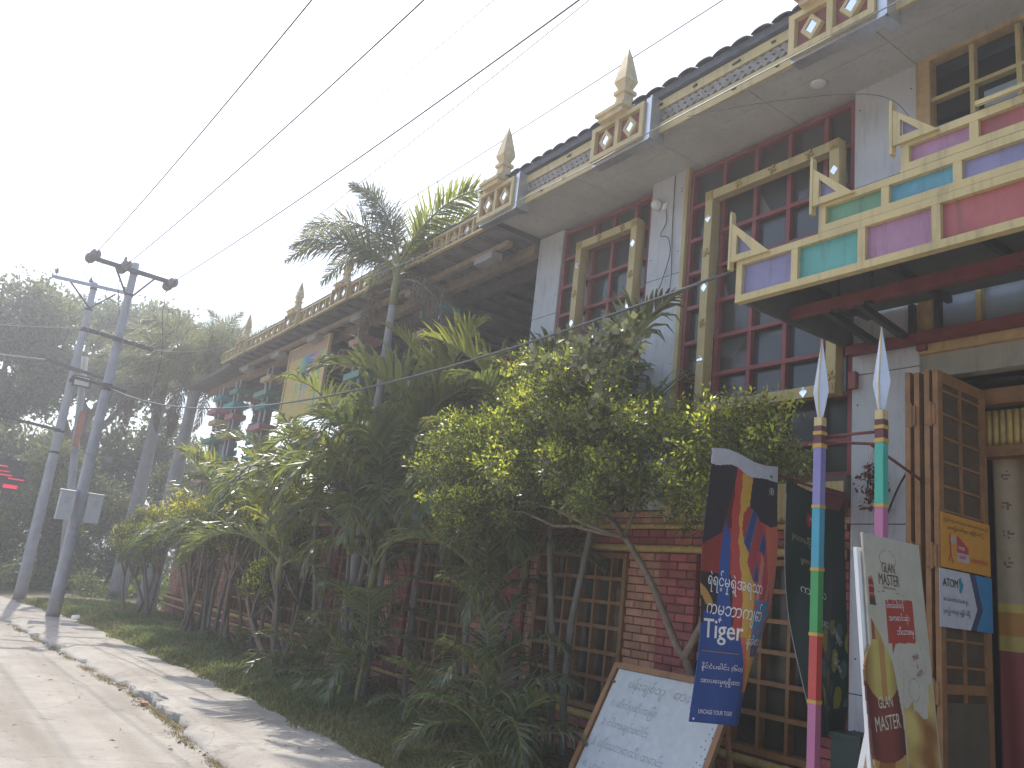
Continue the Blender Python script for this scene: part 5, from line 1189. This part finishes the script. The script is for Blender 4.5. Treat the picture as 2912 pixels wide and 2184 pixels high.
ring = [('fox', a, 1.5, .55) for a in range(0, 360, 45)]+[('fox2', a+25, 1.45, .45) for a in range(0, 360, 45)]+[('fox3', a+10, 1.2, .65) for a in range(0, 360, 120)]+[('foxd', 200, 1.3, .2), ('foxd', 290, 1.2, .2), ('foxd', 250, 1.1, .15)]
foxtail(5.62, 28.3, 6.6, .24, 'left one of the two big foxtail palms behind the utility poles', ring, (.0, .0))
foxtail(5.68, 24.6, 6.3, .23, 'right one of the two big foxtail palms at the building corner', [(k, a+33, s, d) for k, a, s, d in ring], (.1, .1))
foxtail(7.6, 27.5, 7.2, .2, 'foxtail palm whose crown shows just behind the left end of the eave', [(k, a+70, s, d) for k, a, s, d in ring], (.0, .0))
# --- hedge shrubs at the left with bare stems
def hedge(base, blobs, n, label, seed, nst=5, size=.065):
    t = thing('hedge_shrub', label, 'shrub', base, 'clipped shrubs along the wall'); r = random.Random(seed); m_ = MB()
    for i in range(nst):
        b = blobs[i % len(blobs)]; s0 = Vector((base[0]+r.uniform(-.25, .25), base[1]+r.uniform(-.5, .5), -.05)); tgt = Vector((b[0]+r.uniform(-.3, .3), b[1]+r.uniform(-.4, .4), b[2]-.1))
        mid = s0.lerp(tgt, .5)+Vector((r.uniform(-.12, .12), r.uniform(-.3, .3), 0)); P = curve_pts([s0, mid, tgt], 6); r0 = r.uniform(.03, .055)
        m_.tube(P, [r0*(1-.6*k/len(P)) for k in range(len(P))], 7)
        branches(m_, P[7], [(b[0]+r.uniform(-.5, .5), b[1]+r.uniform(-.6, .6), b[2]+r.uniform(-.2, .3)) for _ in range(4)], .018, seed+i)
    m_.build('trunk', bark, t, True)
    V, F, mi = leaf_cloud(blobs, n, size, seed, clump=.05, per=10, shell=.45, young=.8, ynorm=.42, sub=9); obj('crown', np_mesh('crown', V, F, [shrub_old, shrub_new], mi), t); return t
hedge((4.95, 17.2, .05), [(4.65, 18.1, 2.35, .6, .85, .50), (4.65, 17.0, 2.35, .6, .80, .52), (4.7, 16.1, 2.2, .55, .65, .42)], 17000, 'round clipped shrub on bare stems in front of the pink wall end', 41, 8)
hedge((4.75, 20.8, .05), [(4.45, 20.6, 1.95, .62, .80, .50), (4.3, 21.7, 1.8, .58, .70, .5), (4.55, 19.6, 2.05, .5, .6, .4)], 14000, 'leftmost clipped shrub beside the grey boxes', 42, 6)
hedge((5.0, 14.7, .05), [(4.85, 14.6, 2.35, .4, .75, .22), (4.8, 15.2, 2.1, .4, .5, .3)], 7000, 'thin flat topped shrub on crooked stems between the palm clumps', 43, 6)
hedge((5.05, 12.6, .05), [(4.9, 12.8, 2.0, .4, .6, .35), (4.85, 13.4, 1.45, .35, .45, .35)], 6000, 'small dark shrub on crooked stems below the yellow fronds', 44, 6)
# --- big trees behind
def tree(base, h, blobs, n, size, label, seed, mm, r0=.25, elong=2.2, clump=.3):
    t = thing('broadleaf_tree', label, 'tree', base, 'trees behind the poles'); m_ = MB(); b0 = Vector(base); top = b0+Vector((0, 0, h))
    P = curve_pts([b0-Vector((0, 0, .1)), b0+Vector((.15, 0, h*.5)), top], 6); m_.tube(P, [r0*(1.25-.6*i/len(P)) for i in range(len(P))], 10)
    branches(m_, top, [(b[0], b[1], b[2]+.2*b[5]) for b in blobs], r0*.5, seed, wob=.18, n=8, r1=.02)
    for b in blobs: branches(m_, (b[0], b[1], b[2]), [(b[0]+b[3]*math.cos(a)*.8, b[1]+b[4]*math.sin(a)*.8, b[2]+b[5]*.3*math.sin(a*3)) for a in (0.3, 1.6, 2.8, 4.1, 5.3)], r0*.14, seed+9, n=5, r1=.012)
    m_.build('trunk', bark_d, t, True); V, F, mi = leaf_cloud(blobs, n, size, seed, clump=clump*.75, per=14, shell=.5, elong=elong, sub=8)
    obj('crown', np_mesh('crown', V, F, mm), t); return t
tree((1.2, 36, 0), 5.0, [(.2, 36, 8.6, 2.6, 2.2, 1.1), (2.2, 35, 9.8, 2.2, 2.0, 1.1), (-1.6, 36, 7.2, 2.0, 2.0, 1.0), (1.2, 35.5, 6.6, 2.0, 1.8, .9), (3.2, 36, 8.2, 1.6, 1.8, 1.0), (-.6, 36, 5.0, 1.9, 1.6, .9)], 30000, .22, 'wide crowned rain tree filling the left edge', 51, tree_leaf, .3)
tree((4.8, 39, 0), 5.5, [(4.4, 39, 10.8, 2.4, 2.2, 1.3), (6.6, 38.5, 11.2, 2.3, 2.0, 1.2), (5.6, 39, 8.6, 2.6, 2.0, 1.4), (3.2, 39, 8.0, 1.8, 2.0, 1.2), (8.2, 39, 10, 2.0, 2.0, 1.6)], 30000, .22, 'tall dark tree behind the foxtail palms', 52, tree_leaf, .32)
tree((3.0, 42, 0), 3.0, [(2.6, 42, 5.2, 2.4, 1.8, 1.7), (4.6, 41, 4.6, 2.2, 1.6, 1.8), (6.6, 41, 5.2, 2.2, 1.6, 2.0), (.4, 42, 4.2, 2.0, 1.6, 1.6), (8.6, 41, 6.0, 2.2, 1.6, 2.4)], 26000, .24, 'dark thicket tree closing the gap between the trunks', 53, tree_leaf, .25)
tree((.6, 30.5, 0), 1.2, [(.4, 30.5, 2.3, 1.0, .9, .8), (1.6, 30.2, 1.7, .9, .9, .8), (-.6, 30.8, 1.6, 1.0, .9, .9), (.5, 30.3, .8, 1.4, .8, .7)], 9000, .15, 'leafy low tree behind the far pole at the left edge', 54, tree_leaf2, .1, clump=.16)
tree((3.6, 31.5, 0), 1.3, [(3.2, 31.5, 2.6, 1.2, 1.0, 1.0), (4.4, 31.3, 1.9, 1.1, .9, .9), (2.3, 31.4, 1.6, 1.0, .9, .9), (3.6, 31.3, 4.2, 1.0, .9, .8)], 11000, .15, 'bushy low tree between the poles and the palm trunks', 55, tree_leaf2, .1, clump=.16)
tree((5.9, 32, 0), 1.6, [(5.6, 32, 2.8, 1.3, 1.1, 1.1), (7.0, 31.8, 2.4, 1.2, 1.0, 1.2), (6.2, 31.8, 1.2, 1.4, 1.0, .8), (7.8, 32, 4.0, 1.4, 1.0, 1.2)], 12000, .15, 'bushy low tree behind the two palm trunks', 56, tree_leaf, .1, clump=.18)
tree((-3.5, 33, 0), 4.5, [(-4, 33, 6, 2.4, 2.2, 1.6), (-2.4, 33.5, 8.0, 1.8, 1.8, 1.1), (-5.5, 33, 7.5, 2.4, 2.2, 1.5)], 12000, .22, 'tree standing just outside the left edge', 57, tree_leaf, .25)
# undergrowth below the trees
blobs = [(x, 29.5+1.2*math.sin(x*2.1)+(x < 1)*1.5, .35+.2*math.sin(x*3.3), .7, .8, .55+.25*math.sin(x*1.9)) for x in np.arange(-3.5, 9.5, .55)]+[(x, 33+.8*math.sin(x*1.3), .7, .9, .8, .9) for x in np.arange(-5, 10, .8)]+[(6.6+.3*math.sin(y), y, .5, .5, .6, .6) for y in np.arange(24.4, 29, .6)]
V, F, mi = leaf_cloud(blobs, 26000, .13, 77, clump=.1, per=12, shell=.45, sub=4); ug = struct(obj('undergrowth', np_mesh('undergrowth', V, F, tree_leaf2)), 'stuff'); tag(ug, 'tangled undergrowth below the trees behind the poles', 'undergrowth')
# far wood closing the horizon
blobs = [(x, 62+5*math.sin(x*1.7), 2.5+1.2*math.sin(x*.9), 3.2, 2.5, 4.5) for x in np.arange(-34, 40, 3.6)]
V, F, mi = leaf_cloud(blobs, 26000, .55, 71, clump=.7, per=12, shell=.4); wd = struct(obj('distant_wood', np_mesh('distant_wood', V, F, tree_leaf)), 'stuff'); tag(wd, 'dark line of far trees beyond the road bend', 'trees')
# --- grass on the verge
r_ = np.random.RandomState(9); N = 95000
yy = 6+19*r_.rand(N)**1.25; t = r_.rand(N)**1.15; g_ = np.interp(yy, [a for a, b in GRASS], [b for a, b in GRASS]); xx = g_-.05-.10*r_.rand(N)*(np.sin(yy*2.3)+np.sin(yy*5.1+1)+.6)*.8+t*(5.75-g_)
nz = .5+.5*np.sin(xx*2.7+1.3*np.sin(yy*1.1))*np.sin(yy*1.9+xx); keep = r_.rand(N) < (.35+.65*nz)*np.where((yy > 8) & (xx > 5.0), .45, 1); xx, yy, nz, t = xx[keep], yy[keep], nz[keep], t[keep]; N = len(xx)
h = (.05+.10*r_.rand(N)+.07*nz)*np.clip(.35+t*5, .4, 1); az = 6.283*r_.rand(N); ln = .35+.6*r_.rand(N); w = .006+.003*(yy/10)
dx, dy = np.cos(az), np.sin(az); tt = np.clip((xx-(g_[keep]-.05))/2.508, 0, 1); z0 = np.where(tt <= .005, -.03, -.03+.04*np.minimum(1, tt*12)+.085*np.minimum(1, tt*2.6)*(1+.25*np.sin(xx*5+yy*2.3)*np.sin(yy*3.1)))
V = np.empty((N, 5, 3)); V[:,0] = np.c_[xx-dy*w, yy+dx*w, z0]; V[:,1] = np.c_[xx+dy*w, yy-dx*w, z0]
V[:,2] = np.c_[xx+dx*h*ln*.4+dy*w*.8, yy+dy*h*ln*.4-dx*w*.8, z0+h*.62]; V[:,3] = np.c_[xx+dx*h*ln*.4-dy*w*.8, yy+dy*h*ln*.4+dx*w*.8, z0+h*.62]; V[:,4] = np.c_[xx+dx*h*ln*1.1, yy+dy*h*ln*1.1, z0+h*(1-.25*ln)]
b = np.arange(N)*5; F = np.r_[np.c_[b, b+1, b+2], np.c_[b, b+2, b+3], np.c_[b+3, b+2, b+4]]
grass_m = leafmat('grass blade', (.14, .185, .07), (.32, .40, .09), .35, .5, .35, .3); grass_d = leafmat('dry grass blade', (.28, .24, .12), (.36, .30, .12), .3, .6, .3, .2)
dry = ((nz < .35) & (r_.rand(N) < .6)) | (r_.rand(N) < .10+.45*np.clip((10.5-yy)/3, 0, 1)) | ((t < .12) & (r_.rand(N) < .35)); mi = np.tile(dry.astype(int), 3)
gr = struct(obj('grass', np_mesh('grass', V.reshape(-1, 3), F, [grass_m, grass_d], mi)), 'stuff'); tag(gr, 'short green and straw coloured grass along the verge', 'grass')
# rubble and dry weeds along the broken kerb
r_ = np.random.RandomState(4); m_ = MB()
for i in range(420):
    y = 7.0+13*r_.rand()**1.2; hole = .12 if 8.9 < y < 12 else .03; x = np.interp(y, [a for a, b in KERB], [b for a, b in KERB])+r_.randn()*.06+hole*r_.rand()-.02; s = .006+.02*r_.rand()**3
    m_.add([(x+s*r_.randn()*.9, y+s*r_.randn()*.9, -.10+s*r_.rand()*1.4) for _ in range(6)], [(0,1,2),(0,2,3),(0,3,4),(1,5,2),(2,5,3),(4,3,5),(0,4,1),(1,4,5)])
ru = struct(m_.build('rubble', mat('broken concrete crumbs', (.27, .235, .20), .9, .3, 30, .2, isl=.4)), 'stuff'); tag(ru, 'crumbs of broken concrete along the kerb foot', 'rubble')
V = []; F = []
for i in range(2600):
    c = r_.choice([7.6, 8.6, 9.2, 9.6, 10.0, 10.5, 11.2, 11.9, 12.6, 13.4, 14.6, 15.6, 17, 18.5]); y = c+r_.randn()*.16; x = np.interp(y, [a for a, b in KERB], [b for a, b in KERB])+r_.randn()*.035+(.05 if 9 < y < 12 else -.03); a = r_.rand()*6.28; h = .015+.035*r_.rand(); k = len(V)
    V += [(x, y, -.1), (x+.006, y, -.1), (x+math.cos(a)*h*.9, y+math.sin(a)*h*.9, -.1+h)]; F.append((k, k+1, k+2))
wk = struct(obj('dry_weeds', np_mesh('dry_weeds', np.array(V), np.array(F), grass_d)), 'stuff'); tag(wk, 'dry weeds and straw caught along the kerb', 'weeds')
# scattered dead leaves on road and pavement
lm = MB()
for i in range(130):
    y = 5+17*r_.rand()**1.4; x = .3+3.4*r_.rand(); z = -.094 if x < np.interp(y, [a for a, b in KERB], [b for a, b in KERB])-.05 else (.012 if x > np.interp(y, [a for a, b in KERB], [b for a, b in KERB])+.4 else None)
    if z is None: continue
    a = r_.rand()*6.28; s = .012+.03*r_.rand(); dx, dy = math.cos(a)*s, math.sin(a)*s
    lm.add([(x-dx, y-dy, z), (x+dy*.4, y-dx*.4, z+s*.25), (x+dx, y+dy, z+.003), (x-dy*.4, y+dx*.4, z+s*.2)], [(0,1,2,3)])
ll_ = struct(lm.build('dead_leaves', palm_dry), 'stuff'); tag(ll_, 'dead leaves scattered on the road and pavement', 'leaves')
# brick bit, paper scraps and the pipe at the wall foot
m_ = MB(); m_.bar((2.62, 9.15+1.3, -.085), (2.66, 10.6, -.085), .07, .05); tag(m_.build('brick_piece', mat('broken orange brick', (.30, .14, .09), .85, .3, 20, .3)), 'broken piece of orange brick at the foot of the kerb', 'brick')
m_ = MB(); m_.add([(3.28, 20.6, .01), (3.48, 20.66, .02), (3.46, 20.72, .10), (3.30, 20.68, .085)], [(0,1,2,3)]); tag(m_.build('paper_scrap', whitep), 'white scrap lying at the foot of the near pole', 'litter')
m_ = MB(); m_.tube([(5.76, 10.9, .05), (5.76, 6.0, .05)], .03, 8); tag(m_.build('water_pipe', mat('blue pvc pipe', (.10, .24, .36), .45, .15), None, True), 'blue plastic pipe along the foot of the brick wall', 'pipe')
pt = thing('flower_pot', 'red painted pot half hidden in leaves beside the whiteboard', 'pot', (5.45, 6.0, 0))
m_ = MB(); m_.lathe((5.45, 6.0, 0), [(.13, 0), (.16, .2), (.19, .36), (.205, .36), (.205, .42), (.18, .42), (.17, .38)], 16); m_.build('pot', redp, pt, True)
for o in bpy.data.objects:
    for k in ('_base', '_sub'):
        if k in o: del o[k]

# ------------------------------------------------------------------ haze, added in part as a lens veil that lifts the shadows
hz = bpy.data.materials.new('haze'); hz.use_nodes = True; ht = hz.node_tree; ht.nodes.remove(ht.nodes['Principled BSDF'])
pv_ = nn(ht, 'ShaderNodeVolumePrincipled'); pv_.inputs['Color'].default_value = (.93, .96, 1, 1); pv_.inputs['Density'].default_value = HAZE; pv_.inputs['Anisotropy'].default_value = .45
ht.links.new(pv_.outputs[0], ht.nodes['Material Output'].inputs['Volume'])
m_ = MB(); m_.box(-905, 905, -905, 905, -1.2, 14.5); ho = struct(m_.build('haze', hz), 'stuff'); tag(ho, 'thin haze over the whole street, added in part to stand in for lens veil', 'haze')
